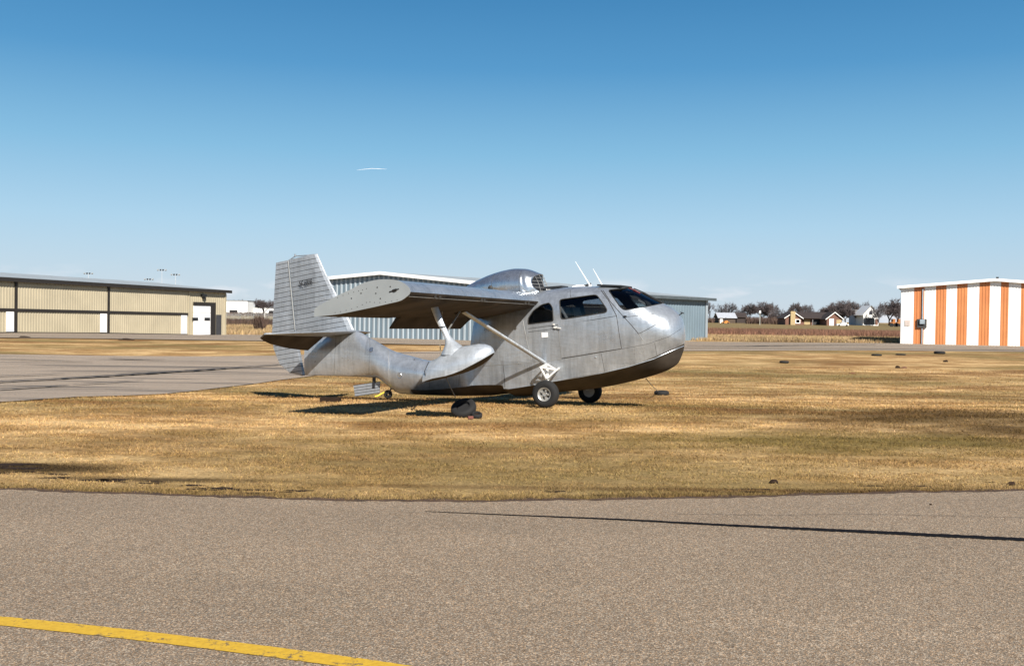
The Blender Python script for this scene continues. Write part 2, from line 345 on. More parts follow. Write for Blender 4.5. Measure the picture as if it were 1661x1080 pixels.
# far pavement
sheet('taxiway', [(-500, 668), (0, 654), (200, 643), (330, 633), (440, 619), (540, 606), (640, 592), (720, 584), (900, 576), (1120, 569.5), (1400, 568.5), (1661, 571), (2100, 575)],
      [(-500, 575), (0, 575), (200, 578), (330, 578.5), (440, 577.5), (540, 574), (640, 571.5), (720, 570), (900, 566), (1120, 562), (1400, 561), (1661, 562), (2100, 566)], M_TX, .02, 160, 10)
sheet('apron', [(-300, 548), (0, 548.5), (200, 550.5), (440, 554), (700, 560), (900, 563), (1120, 566), (1400, 566.5), (1661, 569), (2100, 572)],
      [(-300, 541), (0, 541), (200, 542), (366, 543), (440, 544), (700, 548), (900, 550), (1148, 555), (1461, 557.5), (1661, 560), (2100, 562)], M_AP, .04, 120, 8)
SML = plain('old_tar_seam', (.07, .06, .05), .9, kind='world')
for pl, w_ in (([(-60, 626), (0, 622), (130, 615), (300, 604), (470, 592)], .42), ([(-60, 637), (0, 634), (60, 631), (112, 628)], .26), ([(118, 627), (170, 623.5), (232, 620)], .16), ([(178, 583.5), (220, 585), (268, 586)], .34), ([(-60, 616), (0, 612.5), (60, 610.5), (105, 608)], .2), ([(-20, 584), (60, 586), (150, 589)], .2), ([(1115, 562.5), (1180, 563), (1300, 561.5), (1420, 560.5)], .5)):
    ribbon('pavement_seam', [at(*p) for p in pl], (lambda t, w_=w_: w_ * (.35 + .65 * math.sin(math.pi * min(.98, t * .9 + .1)))), SML, .065, .35, 90, kind='structure')
for pl in ([(1090, 836), (1250, 838), (1400, 836.5), (1661, 842)],): ribbon('hairline_crack', [at(*p) for p in pl], .007, SML, .0165, .6, 90, kind='structure')
M_F = mat_field('pale_field', (.21, .15, .07), (.16, .125, .056), (.12, .08, .04))
sheet('field', [(-150, 106, 0), (0, 100, 0), (150, 106, 0)], [(-900, 900, 0), (0, 900, 0), (900, 900, 0)], M_F, .05, 80, 60, world=True)
M_PL = mat_field('ploughed_soil', (.075, .045, .03), (.05, .032, .022), (.10, .07, .04))
sheet('ploughed_field', [(1330, 541.5), (1461, 545), (1700, 548), (2000, 551)], [(1340, 537), (1461, 537.5), (1700, 540), (2000, 543)], M_PL, .08, 30, 6)
# ---------------------------------------------------------------- grass blades
def blades(name, P, h, w, mat, lean=.5, tone=(.6, 1.5), kind='stuff', label=None, cat=None, zofs=0):
    n = len(P); a = rng.uniform(0, 2 * np.pi, n); la = rng.uniform(0, 2 * np.pi, n); hh = h * rng.uniform(.45, 1.25, n); ll = hh * rng.uniform(0, lean, n); ww = w * rng.uniform(.6, 1.4, n)
    v = np.zeros((n, 3, 3)); dx = np.cos(a) * ww / 2; dy = np.sin(a) * ww / 2
    v[:, 0] = P + np.stack([dx, dy, -np.zeros(n)], 1); v[:, 1] = P - np.stack([dx, dy, np.zeros(n)], 1); v[:, 2] = P + np.stack([np.cos(la) * ll, np.sin(la) * ll, hh], 1)
    me = D.meshes.new(name); me.vertices.add(n * 3); me.vertices.foreach_set('co', v.reshape(-1)); me.loops.add(n * 3); me.loops.foreach_set('vertex_index', np.arange(n * 3, dtype=np.int32))
    me.polygons.add(n); me.polygons.foreach_set('loop_start', np.arange(0, n * 3, 3, dtype=np.int32)); me.polygons.foreach_set('loop_total', np.full(n, 3, dtype=np.int32)); me.update()
    at_ = me.color_attributes.new('tone', 'FLOAT_COLOR', 'POINT'); t = rng.uniform(tone[0], tone[1], n); c = np.ones((n, 3, 4)); c[:, :, 0] = t[:, None]; c[:, :, 1] = (t * rng.uniform(.92, 1.05, n))[:, None]; c[:, :, 2] = (t * rng.uniform(.8, 1.1, n))[:, None]
    at_.data.foreach_set('color', c.reshape(-1)); me.materials.append(mat); o = D.objects.new(name, me); COL.objects.link(o)
    return tag(o, label, cat, None, kind)
def scatter(n, y0, y1, spread=.54, p=1.0):
    u = rng.uniform(0, 1, n); y = (y0 ** (1 - p) + u * (y1 ** (1 - p) - y0 ** (1 - p))) ** (1 / (1 - p)) if p != 1 else y0 * (y1 / y0) ** u
    x = rng.uniform(-1, 1, n) * (y * spread + .5); return np.stack([x, y, np.zeros(n)], 1)
P = scatter(460000, 8.3, 40, p=1.6)
ed = np.array([edge_y(x) for x in np.linspace(-25, 25, 4000)]); ey = np.interp(P[:, 0], np.linspace(-25, 25, 4000), ed)
tx = np.array([at(px, py)[:2] for px, py in [(-500, 668), (0, 654), (200, 643), (330, 633), (440, 619), (540, 606), (640, 592), (720, 584), (900, 577), (1120, 573), (1661, 573), (2100, 576)]])
ty = np.interp(P[:, 0], tx[:, 0], tx[:, 1])
P[:, 2] = [zg(a, b) - .004 for a, b in P[:, :2]]
keep = (P[:, 1] > ey - .004) & (P[:, 1] < ty + .1 + rng.normal(0, .1, len(P)))
P = P[keep]
from mathutils import noise as mn
dn = np.array([mn.noise((a * 1.1, b * 2.2, 0)) + .6 * mn.noise((a * 4, b * 6, 3)) for a, b in P[:, :2]])
P = P[rng.uniform(0, 1, len(P)) < np.clip(.62 + dn * 1.3, .1, 1)]
holes = [(-5.3, 10.25, .42, .10), (-4.95, 10.05, .3, .06)]
for k_ in range(70):
    u_ = random.random(); hx = -5.9 + 4.6 * u_ if k_ < 42 else random.uniform(-.9, 8); base_ = edge_y(hx); off_ = (1.15 - 1.0 * u_ if k_ < 42 else random.choice((.22, .32, .5))) + random.gauss(0, .07)
    r_ = random.uniform(.03, .16) * (1 if k_ < 42 else .7); holes.append((hx, base_ + max(.12, off_), r_, r_ * random.uniform(.18, .4)))
for hx, hy, ha, hb_ in holes:
    q_ = ((P[:, 0] - hx) / ha) ** 2 + ((P[:, 1] - hy) / hb_) ** 2; P = P[(q_ > 1) | (rng.uniform(0, 1, len(P)) < .12)]
blades('grass', P, np.minimum(.036, .012 + .0012 * P[:, 1]), .004 + .0006 * P[:, 1], M_BL, 1.9, label='short dry tan and olive lawn grass between the pavements', cat='grass')
n = 26000; x = rng.uniform(-8, 9.5, n); y = np.interp(x, np.linspace(-25, 25, 4000), ed) + np.abs(rng.normal(0, .12, n)) + .03
blades('grass_fringe', np.stack([x, y, np.array([zg(a, b) for a, b in zip(x, y)])], 1), .035, .007, M_BL, 1.4, (.3, 1.2), label='ragged fringe of longer grass on the near pavement edge', cat='grass')
SOILM = plain('edge_soil', (.085, .045, .024), .95, kind='world', scale=6, var=.5)
vs = []
for x in ex: vs += [(x, edge_y(x) - .012 + .012 * math.sin(x * 31), .015), (x, edge_y(x) + .07 + .035 * math.sin(x * 7.3) + .025 * math.sin(x * 17), .0175)]
tag(MB().add(vs, [(2 * i, 2 * i + 2, 2 * i + 3, 2 * i + 1) for i in range(len(ex) - 1)]).build('soil_edge', SOILM, recalc=False), kind='structure')
hm = MB()
for hx, hy, ha, hb_ in holes:
    vs = [(hx, hy, zg(hx, hy) + .004)]; ph_ = random.uniform(0, 6)
    for k in range(24):
        a_ = k / 24 * 2 * math.pi; q_ = 1 + .25 * math.sin(3 * a_ + ph_) + .18 * math.sin(7 * a_ + 2 * ph_) + random.uniform(-.15, .15); X0, Y0 = hx + ha * q_ * math.cos(a_), hy + hb_ * q_ * math.sin(a_); vs.append((X0, Y0, zg(X0, Y0) + .004))
    hm.add(vs, [(0, 1 + k, 1 + (k + 1) % 24) for k in range(24)])
tag(hm.build('bare_soil', DIRT, recalc=False), kind='structure')
def band(name, n, y0, y1, x0f, x1f, h, w, mat, label, tone=(.5, 1.4)):
    y = rng.uniform(y0, y1, n); x = rng.uniform(0, 1, n) * (x1f - x0f) * y + x0f * y
    z = np.array([zg(a, b) for a, b in zip(x, y)]) + .02
    return blades(name, np.stack([x, y, z], 1), h, w, mat, .4, tone, label=label, cat='brush')
def tinted(name, c):
    m = N(name); a = m.n('Attribute', attribute_name='tone'); v = m.noise(m.coord('world', (.12, .05, 0)), 1, 4)
    m.color(m.mix(1, m.mix(1, c, a.outputs['Color'], 'MULTIPLY'), m.ramp(v, [(.3, .5), (.7, .96)]), 'MULTIPLY')); m.rough(.9); return m.m
M_TAN = tinted('tall_tan_grass', (.44, .31, .16)); M_RED = tinted('russet_brush', (.24, .12, .075)); M_BRN = tinted('brown_brush', (.09, .055, .04))
band('tall_grass', 60000, 77, 99, .15, .50, .28, .05, M_TAN, 'pale tan uncut grass beyond the right hand apron')
band('russet_weeds', 60000, 97, 140, .15, .50, .6, .07, M_RED, 'reddish brown weeds behind the pale grass strip on the right')
band('rough_grass', 12000, 97, 124, -.32, -.22, .4, .1, M_TAN, 'tufted tan grass in the gap right of the tan hangar')
band('dark_brush', 9000, 124, 160, -.34, -.2, .8, .14, M_BRN, 'dark brown brush behind the tufted grass in the gap right of the tan hangar')
# ---------------------------------------------------------------- aircraft
A = R(22.5); PO = Vector((.04, 18.53, 0))
plane = empty('flying_boat', PO, -A)
tag(plane, 'bare aluminium amphibious flying boat with high wing, parked on the dry grass', 'airplane')
PM = Matrix.Translation(PO) @ Matrix.Rotation(-A, 4, 'Z'); PI_ = PM.inverted()
CL = PI_ @ CAM
def lray(px, py): return (PI_.to_3x3() @ ray(px, py)).normalized()
def lp(px, py, y):       # aircraft-local point at lateral position y
    d = lray(px, py); t = (y - CL.y) / d.y; return CL + d * t
X_ = lambda *p: list(p)
f_zk = mono([3.205, 3.19, 3.15, 3.10, 3.0, 2.88, 2.55, 2.2, 1.82, 1.3, .82, .06, .04, -.5, -1.6, -2.03, -2.34, -2.42, -2.64, -2.92, -3.3, -4.6],
            [1.16, 1.07, .95, .845, .765, .70, .58, .48, .388, .298, .234, .14, .19, .13, .085, .08, .082, .095, .225, .375, .378, .368])
f_zc = mono([3.205, 3.15, 3.0, 2.8, 2.4, 1.95, 1.5, 1.05, .81, .06, .04, -.67, -1.5, -2.4, -2.9, -3.4, -4.6], [1.19, 1.15, 1.07, .965, .80, .68, .585, .49, .44, .315, .375, .335, .28, .27, .45, .48, .46])
f_wc = mono([3.205, 3.18, 3.1, 3.0, 2.8, 2.4, 2.0, 1.5, .5, .06, .04, -.67, -1.2, -2.4, -3, -3.45, -4.6], [.02, .10, .21, .30, .42, .54, .60, .63, .63, .61, .60, .48, .34, .22, .14, .08, .03])
f_zb = mono([3.205, 3.1, 2.8, 2.4, 2.0, 1.0, .3, -.3, -.67, -.76, -1.7, -2.4, -3.0, -3.45, -4.6], [1.26, 1.3, 1.38, 1.45, 1.5, 1.5, 1.45, 1.25, 1.0, .72, .48, .52, .72, .85, .8])
f_wb = mono([3.205, 3.19, 3.15, 3.1, 3.0, 2.8, 2.5, 2.2, 1.8, 1.0, .4, 0, -.4, -.67, -1.0, -1.7, -2.4, -3.0, -3.45, -4.0, -4.6], [.03, .13, .25, .33, .42, .53, .61, .655, .69, .70, .68, .64, .53, .42, .38, .34, .28, .2, .12, .075, .035])
f_zt = mono([3.205, 3.19, 3.15, 3.1, 3.0, 2.81, 2.64, 2.42, 2.19, 1.85, 1.5, 1.15, .85, .65, .2, -.3, -.66, -.74, -.95, -1.3, -1.71, -2.19, -2.53, -3.09, -3.40, -3.5, -4.6],
            [1.36, 1.50, 1.62, 1.70, 1.79, 1.89, 1.97, 2.08, 2.155, 2.178, 2.178, 2.165, 2.13, 2.10, 2.0, 1.86, 1.72, 1.16, .93, .80, .746, .828, .905, 1.16, 1.285, 1.26, 1.10])
f_e = mono([3.2, 2.9, 2.5, 2.0, 0, -.7, -1.2, -4.6], [1.0, .95, .80, .66, .66, .75, .95, 1.0])
f_r = mono([3.2, .1, -.5, -1.2, -2.0, -4.6], [0, 0, .15, .5, .9, 1])
def section(x, off=0):
    zk, zc, wc, zb, wb, zt, e, r = [f(x) for f in (f_zk, f_zc, f_wc, f_zb, f_wb, f_zt, f_e, f_r)]
    zc = max(zc, zk + .01); zb = max(zb, zc + .02); half = []
    for i in range(10):
        t = i / 10; y = wc * t; z = zk + (zc - zk) * (t ** 1.35); th = t * .45 * math.pi / 2
        ye = wb * math.sin(th); ze = zb - (zb - zk) * math.cos(th); half.append((y + (ye - y) * r, z + (ze - z) * r))
    for i in range(13):
        t = i / 12; y = wc + (wb - wc) * math.sin(t * math.pi / 2); z = zc + (zb - zc) * t; th = (.45 + .55 * t) * math.pi / 2
        ye = wb * math.sin(th); ze = zb - (zb - zk) * math.cos(th); half.append((y + (ye - y) * r, z + (ze - z) * r))
    for i in range(1, 25):
        th = i / 24 * math.pi / 2; half.append((wb * math.cos(th) ** e if i < 24 else 0, zb + (zt - zb) * math.sin(th) ** e))
    if off:
        zm = (zk + zt) / 2; k = lambda y, z: (y * (1 - off / max(.2, wb)), z - off * (1 if z > zm else -1) * min(1, abs(z - zm) / (zt - zm + 1e-6)) ** .8); half = [k(*p) for p in half]
    pts = [Vector((x, -y, z)) for y, z in half] + [Vector((x, y, z)) for y, z in half[-2:0:-1]]
    return pts
stx = [3.205, 3.202, 3.197, 3.19, 3.18, 3.165, 3.15, 3.125, 3.1, 3.065, 3.03] + list(np.arange(2.98, .075, -.04)) + [.062, .038] + list(np.arange(0, -.64, -.04)) + [-.655, -.675, -.7, -.72, -.74] + list(np.arange(-.79, -4.6, -.06)) + [-4.6]
fmb = MB().loft([section(x) for x in stx]); nr_ = 92
for i in range(len(stx) - 1):
    for k in range(nr_):
        if (k < 10 or k >= nr_ - 10) and (stx[i] > .05 or stx[i] < .03) and stx[i] > -2.0: fmb.mi[i * nr_ + k] = 2  # hull bottom below the chine takes the painted-shade colour
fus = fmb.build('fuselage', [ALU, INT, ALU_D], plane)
bm = bmesh.new(); bm.from_mesh(fus.data); BV = BVHTree.FromBMesh(bm)
def hit(px, py, off=0.0):
    h, nrm, i, d = BV.ray_cast(CL, lray(px, py))
    if h is None:
        h, nrm, i, d = BV.find_nearest(lp(px, py, 0))
    return h + nrm * off
# windows: outlines on the skin
def densify(pts, n=8, closed=True):
    out = []; m = len(pts)
    for i in range(m if closed else m - 1):
        a = pts[i]; b = pts[(i + 1) % m]
        for k in range(n): out.append((a[0] + (b[0] - a[0]) * k / n, a[1] + (b[1] - a[1]) * k / n))
    if not closed: out.append(pts[-1])
    return out
def roundpoly(pts, r=.25, k=3):
    out = []; m = len(pts)
    for i in range(m):
        p = Vector(pts[i]); a = Vector(pts[i - 1]); b = Vector(pts[(i + 1) % m]); p0 = p.lerp(a, min(.45, r / max(1e-6, (a - p).length))); p1 = p.lerp(b, min(.45, r / max(1e-6, (b - p).length)))
        for j in range(k + 1):
            t = j / k; out.append(tuple((p0 * (1 - t) ** 2 + p * 2 * t * (1 - t) + p1 * t * t)))
    return out
WIN = [('rear_window', roundpoly([(856.5, 526), (857, 516), (865, 504), (878, 494.5), (891, 491), (896.5, 499), (897.5, 521)], 3)),
       ('door_window', roundpoly([(907, 486), (957, 479), (968, 478), (985, 502), (983, 507), (910, 518)], 5)),
       ('windshield', roundpoly([(986.5, 470.5), (1000, 469), (1021, 466.5), (1045, 475), (1076, 492), (1050, 497), (1013, 503), (1006, 498)], 4))]
cut_polys = []
for nm, pl in WIN:
    P3 = [hit(*p) for p in pl]; cut_polys.append([(p.x, p.z) for p in P3])
def temp(mb):
    o = mb.build('temp', INT, plane); return o
def boolean(o, c, op='DIFFERENCE'):
    m = o.modifiers.new('b', 'BOOLEAN'); m.operation = op; m.object = c; m.solver = 'EXACT'
    bpy.context.view_layer.update(); dg = bpy.context.evaluated_depsgraph_get(); me = D.meshes.new_from_object(o.evaluated_get(dg)); o.modifiers.clear(); old = o.data; o.data = me; me.name = 'fuselage'
    D.objects.remove(c); D.meshes.remove(old)
cav = MB().loft([[Vector((p.x, p.y, max(p.z, .93))) + Vector((0, 0, 0 if p.z > .93 else 0.0001 * k)) for k, p in enumerate(section(x, .028))] for x in [2.62, 2.5, 2.4] + list(np.arange(2.3, .5, -.1)) + [.45]])
c = temp(cav); c.data.materials.clear(); c.data.materials.append(ALU); c.data.materials.append(INT); c.data.polygons.foreach_set('material_index', [1] * len(c.data.polygons))
boolean(fus, c)
for poly in cut_polys:
    n = len(poly); mb = MB(); mb.add([(x, -1.2, z) for x, z in poly] + [(x, 1.2, z) for x, z in poly], [(i, (i + 1) % n, n + (i + 1) % n, n + i) for i in range(n)] + [tuple(range(n)), tuple(range(2 * n - 1, n - 1, -1))])
    c = temp(mb); c.data.materials.clear(); c.data.materials.append(ALU); c.data.materials.append(INT); c.data.polygons.foreach_set('material_index', [1] * len(c.data.polygons)); boolean(fus, c)
fus.data.polygons.foreach_set('use_smooth', [True] * len(fus.data.polygons)); fus.data.set_sharp_from_angle(angle=R(28))
# glass taken from the same skin, a little inside it
def inside(x, z, poly):
    c = False; n = len(poly)
    for i in range(n):
        x1, z1 = poly[i]; x2, z2 = poly[(i + 1) % n]
        if (z1 > z) != (z2 > z) and x < (x2 - x1) * (z - z1) / (z2 - z1) + x1: c = not c
    return c
def grown(poly, d):
    cx = sum(p[0] for p in poly) / len(poly); cz = sum(p[1] for p in poly) / len(poly)
    return [(x + (x - cx) / math.hypot(x - cx, z - cz) * d, z + (z - cz) / math.hypot(x - cx, z - cz) * d) for x, z in poly]
gr_rings = [section(x, .012) for x in np.arange(3.0, .4, -.012)]
for (nm, _), poly in zip(WIN, cut_polys):
    gp = grown(poly, .014)
    for side in ((-1, 1) if nm != 'windshield' else (0,)):
        mb = MB(); idx = {}; n = len(gr_rings[0])
        for i in range(len(gr_rings) - 1):
            for k in range(n):
                q = [gr_rings[i][k], gr_rings[i][(k + 1) % n], gr_rings[i + 1][(k + 1) % n], gr_rings[i + 1][k]]
                c = sum(q, Vector()) / 4
                if (side == 0 or c.y * side > 0) and c.z > 1.3 and inside(c.x, c.z, gp):
                    ids = []
                    for v in q:
                        key = (round(v.x, 5), round(v.y, 5), round(v.z, 5))
                        if key not in idx: idx[key] = len(mb.v); mb.v.append(tuple(v))
                        ids.append(idx[key])
                    mb.f.append(tuple(ids)); mb.mi.append(0)
        if mb.f: mb.build(nm, GLASS, fus, smooth=60)
def line_on(name, pts, r, mat, parent, closed=False, off=.0, n=8, flat=None):
    P = [hit(*p, off) for p in densify(pts, n, closed)]
    if closed: P.append(P[0])
    mb = MB(); mb.tube(P, r, 6, cap=not closed); return mb.build(name, mat, parent, smooth=60)
for nm, pl in WIN: line_on('window_frame', pl, .009, RUB if nm == 'windshield' else SEAM, fus, True, n=3)
# windshield centre post and roof lines
mb = MB(); mb.tube([(x, 0, f_zt(x) + .002) for x in np.arange(2.28, 2.86, .05)], .018, 6); mb.build('windshield_post', RUB, fus, smooth=60)
mb = MB(); mb.tube([(x, -y_, z_) for x, y_, z_ in [(2.22, .1, 2.15), (2.35, .16, 2.105), (2.45, .2, 2.055)]], .007, 6); mb.build('wiper', REDB, fus)
def patch(name, quad, nu, nv, off, mat, parent, thick=.004):
    a, b, c, d = [Vector(q) for q in quad]; vs = []
    for i in range(nu + 1):
        for j in range(nv + 1):
            p = a.lerp(b, i / nu).lerp(d.lerp(c, i / nu), j / nv); vs.append(hit(p.x, p.y, off))
    m = len(vs); vs += [hit(*(a.lerp(b, i / nu).lerp(d.lerp(c, i / nu), j / nv)), off - thick) for i in range(nu + 1) for j in range(nv + 1)]
    I = lambda i, j: i * (nv + 1) + j
    fs = [(I(i, j), I(i + 1, j), I(i + 1, j + 1), I(i, j + 1)) for i in range(nu) for j in range(nv)]
    fs += [(I(i, 0) + m, I(i + 1, 0) + m, I(i + 1, 0), I(i, 0)) for i in range(nu)] + [(I(i, nv), I(i + 1, nv), I(i + 1, nv) + m, I(i, nv) + m) for i in range(nu)]
    fs += [(I(0, j), I(0, j + 1), I(0, j + 1) + m, I(0, j) + m) for j in range(nv)] + [(I(nu, j) + m, I(nu, j + 1) + m, I(nu, j + 1), I(nu, j)) for j in range(nv)]
    return MB().add(vs, fs).build(name, mat, parent, smooth=35)
door = patch('door', [(905.5, 526), (1000, 514.5), (1007.5, 565), (911, 580)], 16, 12, .006, ALU, fus)
line_on('seam', [(857, 533), (880, 530), (903, 527), (930, 523.5), (960, 519), (1000, 512.5)], .0045, SEAM, fus)
line_on('seam', [(857, 538.5), (880, 536), (905, 532)], .004, SEAM, fus)
line_on('seam', [(905, 527), (908, 555), (911, 581)], .006, SEAML, fus)
line_on('seam', [(911, 581.5), (940, 577), (975, 571), (1008, 565.5)], .006, SEAM, fus)
line_on('seam', [(975, 471), (987, 487), (1000, 512), (1004, 540), (1008, 565)], .007, SEAM, fus)
line_on('seam', [(978, 471), (990, 489), (1010, 512), (1024, 527), (1036, 541.5)], .006, SEAM, fus)
line_on('seam', [(1036, 541.5), (1052, 533), (1068, 524)], .0045, SEAM, fus)
line_on('seam', [(1016, 514), (1030, 512.5), (1060, 509)], .004, SEAM, fus)
line_on('seam', [(745, 592), (745, 610), (744, 626)], .003, SEAM, fus)
line_on('seam', [(700, 588), (698, 610), (696, 632)], .003, SEAM, fus)
line_on('seam', [(600, 549), (600, 575), (598, 608)], .003, SEAM, fus)
line_on('seam', [(545, 545), (543, 580), (542, 607)], .0025, SEAM, fus)
line_on('seam', [(925, 470), (925, 478), (926, 483)], .003, SEAM, fus)
line_on('seam', [(1062, 556), (1064, 568), (1066, 578)], .003, SEAM, fus)
line_on('seam', [(1036, 541), (1043, 552)], .005, SEAML, fus)
line_on('seam', [(785, 593), (830, 590.5), (880, 585.5), (911, 582)], .005, SEAML, fus)
line_on('seam', [(1008, 566), (1050, 558), (1085, 546), (1105, 533)], .003, SEAM, fus)
line_on('seam', [(975, 573), (978, 588), (981, 604)], .003, SEAM, fus)
line_on('seam', [(816, 592), (818, 610), (819, 628)], .004, SEAM, fus)
line_on('seam', [(629, 565), (631, 590), (630, 612), (628, 628)], .004, SEAML, fus)
line_on('seam', [(848, 520), (856, 560), (862, 583)], .005, SEAML, fus)
line_on('seam', [(870, 488), (856, 500), (846, 520)], .006, SEAML, fus)
line_on('chine_rail', [(1109, 561), (1100, 564.5), (1085, 571), (1060, 582), (1020, 594.5), (980, 604), (940, 611.5), (900, 618), (870, 623.5), (822, 631)], .008, ALU, fus)
patch('sticker', [(878.5, 539.5), (888.5, 539), (889, 546.5), (879, 547.5)], 2, 2, .008, WHITE, fus)
mb = MB(); p = hit(901, 531, .02); mb.box(p, (.045, .03, .03)); mb.tube([p, p + Vector((.11, -.02, -.012))], .009, 6); q = hit(899, 526, .02); mb.box(q, (.03, .03, .03)); mb.build('door_handle', GEAR, fus)
mb = MB(); p = hit(1014, 513, .015); mb.box(p, (.05, .03, .022)); mb.build('latch', DARK, fus)
for px, py in ((602, 567), (648, 609), (966, 580), (566, 543), (672, 583)):
    P0 = hit(px, py); Nn = (hit(px, py, .01) - P0).normalized(); mb = MB(); q = Nn.to_track_quat('Z', 'Y').to_matrix()
    prof = [(0, .004), (.028, .004), (.04, .001), (.05, .005), (.055, .0)] if py in (567, 609) else [(0, .003), (.014, .003), (.018, 0)]
    mb.lathe(prof, (0, 0, 0), 'z', 16); mb.v = [tuple(P0 + q @ Vector(v)) for v in mb.v]; mb.build('inspection_plate', ALU_B if py != 583 else DARK, fus, smooth=50)
# seats and instrument panel inside
mb = MB()
for y in (-.3, .3):
    mb = MB(); mb.box((1.35, y, 1.2), (.46, .46, .14), ry=R(-8)); mb.box((1.12, y, 1.5), (.12, .44, .6), ry=R(-14)); mb.build('seat', SEAT, plane, smooth=30)
mb = MB(); mb.box((.68, 0, 1.25), (.4, 1.0, .14)); mb.box((.53, 0, 1.5), (.1, 1.0, .5)); mb.build('rear_bench', SEAT, plane)
mb = MB(); mb.box((2.3, 0, 1.62), (.12, 1.0, .22), ry=R(10)); mb.tube([(2.25, -.3, 1.6), (2.05, -.3, 1.62)], .015, 6); mb.tube([(2.05, -.3 + .14 * math.cos(a), 1.62 + .14 * math.sin(a)) for a in np.linspace(.2, 2.94, 12)], .012, 6); mb.build('instrument_panel', SEAT, plane)
# ---- wing
TIP = [(-.735, 1.575), (-.735, 1.69), (-.60, 1.76), (-.37, 1.865), (-.15, 1.955), (.02, 2.03), (.2, 2.072), (.36, 2.085), (.54, 2.072), (.66, 2.025), (.73, 1.965), (.745, 1.905), (.69, 1.855), (.60, 1.803), (.42, 1.762), (.18, 1.712), (-.05, 1.668), (-.30, 1.622), (-.5, 1.597)]
def resample(poly, n=64):
    P = [Vector(p) for p in poly]; P.append(P[0]); Ls = [0]
    for a, b in zip(P, P[1:]): Ls.append(Ls[-1] + (b - a).length)
    out = []
    for i in range(n):
        s = Ls[-1] * i / n; k = min(len(P) - 2, int(np.searchsorted(Ls, s, side='right') - 1)); t = (s - Ls[k]) / (Ls[k + 1] - Ls[k])
        a, b, c, d = P[k - 1 if k else -2], P[k], P[k + 1], P[(k + 2) if k + 2 < len(P) else 1]
        if k in (0, len(P) - 2) or (b.x < -.68 or c.x < -.68): out.append(b.lerp(c, t)); continue
        out.append(.5 * ((2 * b) + (c - a) * t + (2 * a - 5 * b + 4 * c - d) * t * t + (3 * b - a - 3 * c + d) * t ** 3))
    return out
AF = resample(TIP, 72)
def wsec(y, sgn, cutx=None):
    k = (abs(y) - .4) / 5.0; out = []
    for p in AF:
        x, z = p.x, p.y
        if cutx is not None and x < cutx: x = cutx + (x - cutx) * .02
        if cutx is not None and p.x < cutx:
            tt = (cutx - p.x) / (cutx + .74); ztop = 1.765; zbot = 1.615; z = min(max(z, zbot), ztop) if True else z
            z = (zbot + ztop) / 2 + (z - (zbot + ztop) / 2) * (1 if p.y > 1.66 or True else 0)
        out.append(Vector((x - .03 * (1 - k), sgn * abs(y), z - .03 * (1 - k) + .0)))
    return out
for sg in (-1, 1):
    w = MB()
    w.loft([wsec(y, sg, -.48) for y in np.linspace(.42, 3.4, 16)])
    w.loft([wsec(y, sg) for y in np.linspace(3.402, 5.45, 12)])
    wo_ = w.build('wing', [ALU, ALU_D], plane, smooth=32)
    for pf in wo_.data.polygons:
        if pf.normal.z < -.35: pf.material_index = 1  # faces looking down get their shade from the material colour
    # flap, drooped
    fl = MB()
    def fsec(y):
        pts = [(-.47, 1.70), (-.44, 1.655), (-.455, 1.615), (-.56, 1.54), (-.70, 1.408), (-.705, 1.418), (-.60, 1.57), (-.52, 1.66)]
        k = (y - .4) / 5.0; return [Vector((x - .03 * (1 - k) - .03, sg * y, z - .03 * (1 - k))) for x, z in pts]
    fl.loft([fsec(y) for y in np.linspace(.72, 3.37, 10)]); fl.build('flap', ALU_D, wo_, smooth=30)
    # end plate, with screws and a navigation lamp
    ep = MB(); P2 = resample(TIP, 72); c = Vector((.1, 1.84))
    A_ = [Vector((p.x + (p.x - c.x) * .012, sg * 5.452, p.y + (p.y - c.y) * .012)) for p in P2]; B_ = [Vector((v.x, sg * 5.462, v.z)) for v in A_]
    ep.loft([A_, B_]); sc = MB()
    for i in range(0, 72, 2):
        p = P2[i].lerp(c, .0); d = (c - p); nrm = d.normalized() if d.length else d; q = p + Vector((nrm.x * .06, nrm.y * .085))
        if q.x > .62 or q.x < -.45 or (nrm.y < 0 and q.x > .15): continue
        sc.lathe([(0, .004), (.005, .003), (.006, 0)], (q.x, 0, q.y), 'y', 6); 
    for x, z in [(.25, 1.98), (.23, 1.9), (.3, 1.83), (0, 1.9), (.45, 1.99), (-.15, 1.83)]: sc.lathe([(0, .005), (.009, .004), (.010, 0)], (x, 0, z), 'y', 8)
    sc.v = [(x, sg * (5.462 + abs(y)), z) for x, y, z in sc.v]; ep.add(sc.v, sc.f, 1); ep.build('end_plate', [EPM, SEAM], wo_, smooth=30)
    nl = MB(); nl.tube([(.49, sg * 5.46, 1.935), (.53, sg * 5.48, 1.945), (.56, sg * 5.485, 1.955)], [.018, .015, .01], 10); nl.tube([(.58, sg * 5.46, 1.96), (.52, sg * 5.465, 1.94), (.44, sg * 5.465, 1.92)], .009, 8); nl.build('navigation_lamp', DARK, wo_, smooth=60)
    # leading-edge seam and hinge brackets
    ls = MB()
    def wpt(x_, z_, y): k = (y - .4) / 5.0; return Vector((x_ - .03 * (1 - k), sg * y, z_ - .03 * (1 - k)))
    ls.tube([wpt(.705, 1.862, y) for y in np.linspace(.72, 5.45, 20)], .006, 5); ls.build('wing_seam', SEAML, wo_)
    for y in (1.1, 1.25, 3.0, 3.1, 4.55, 4.7): hb = MB(); hb.box(wpt(.742, 1.885, y), (.03, .012, .05)); hb.build('wing_fitting', SEAM, wo_)
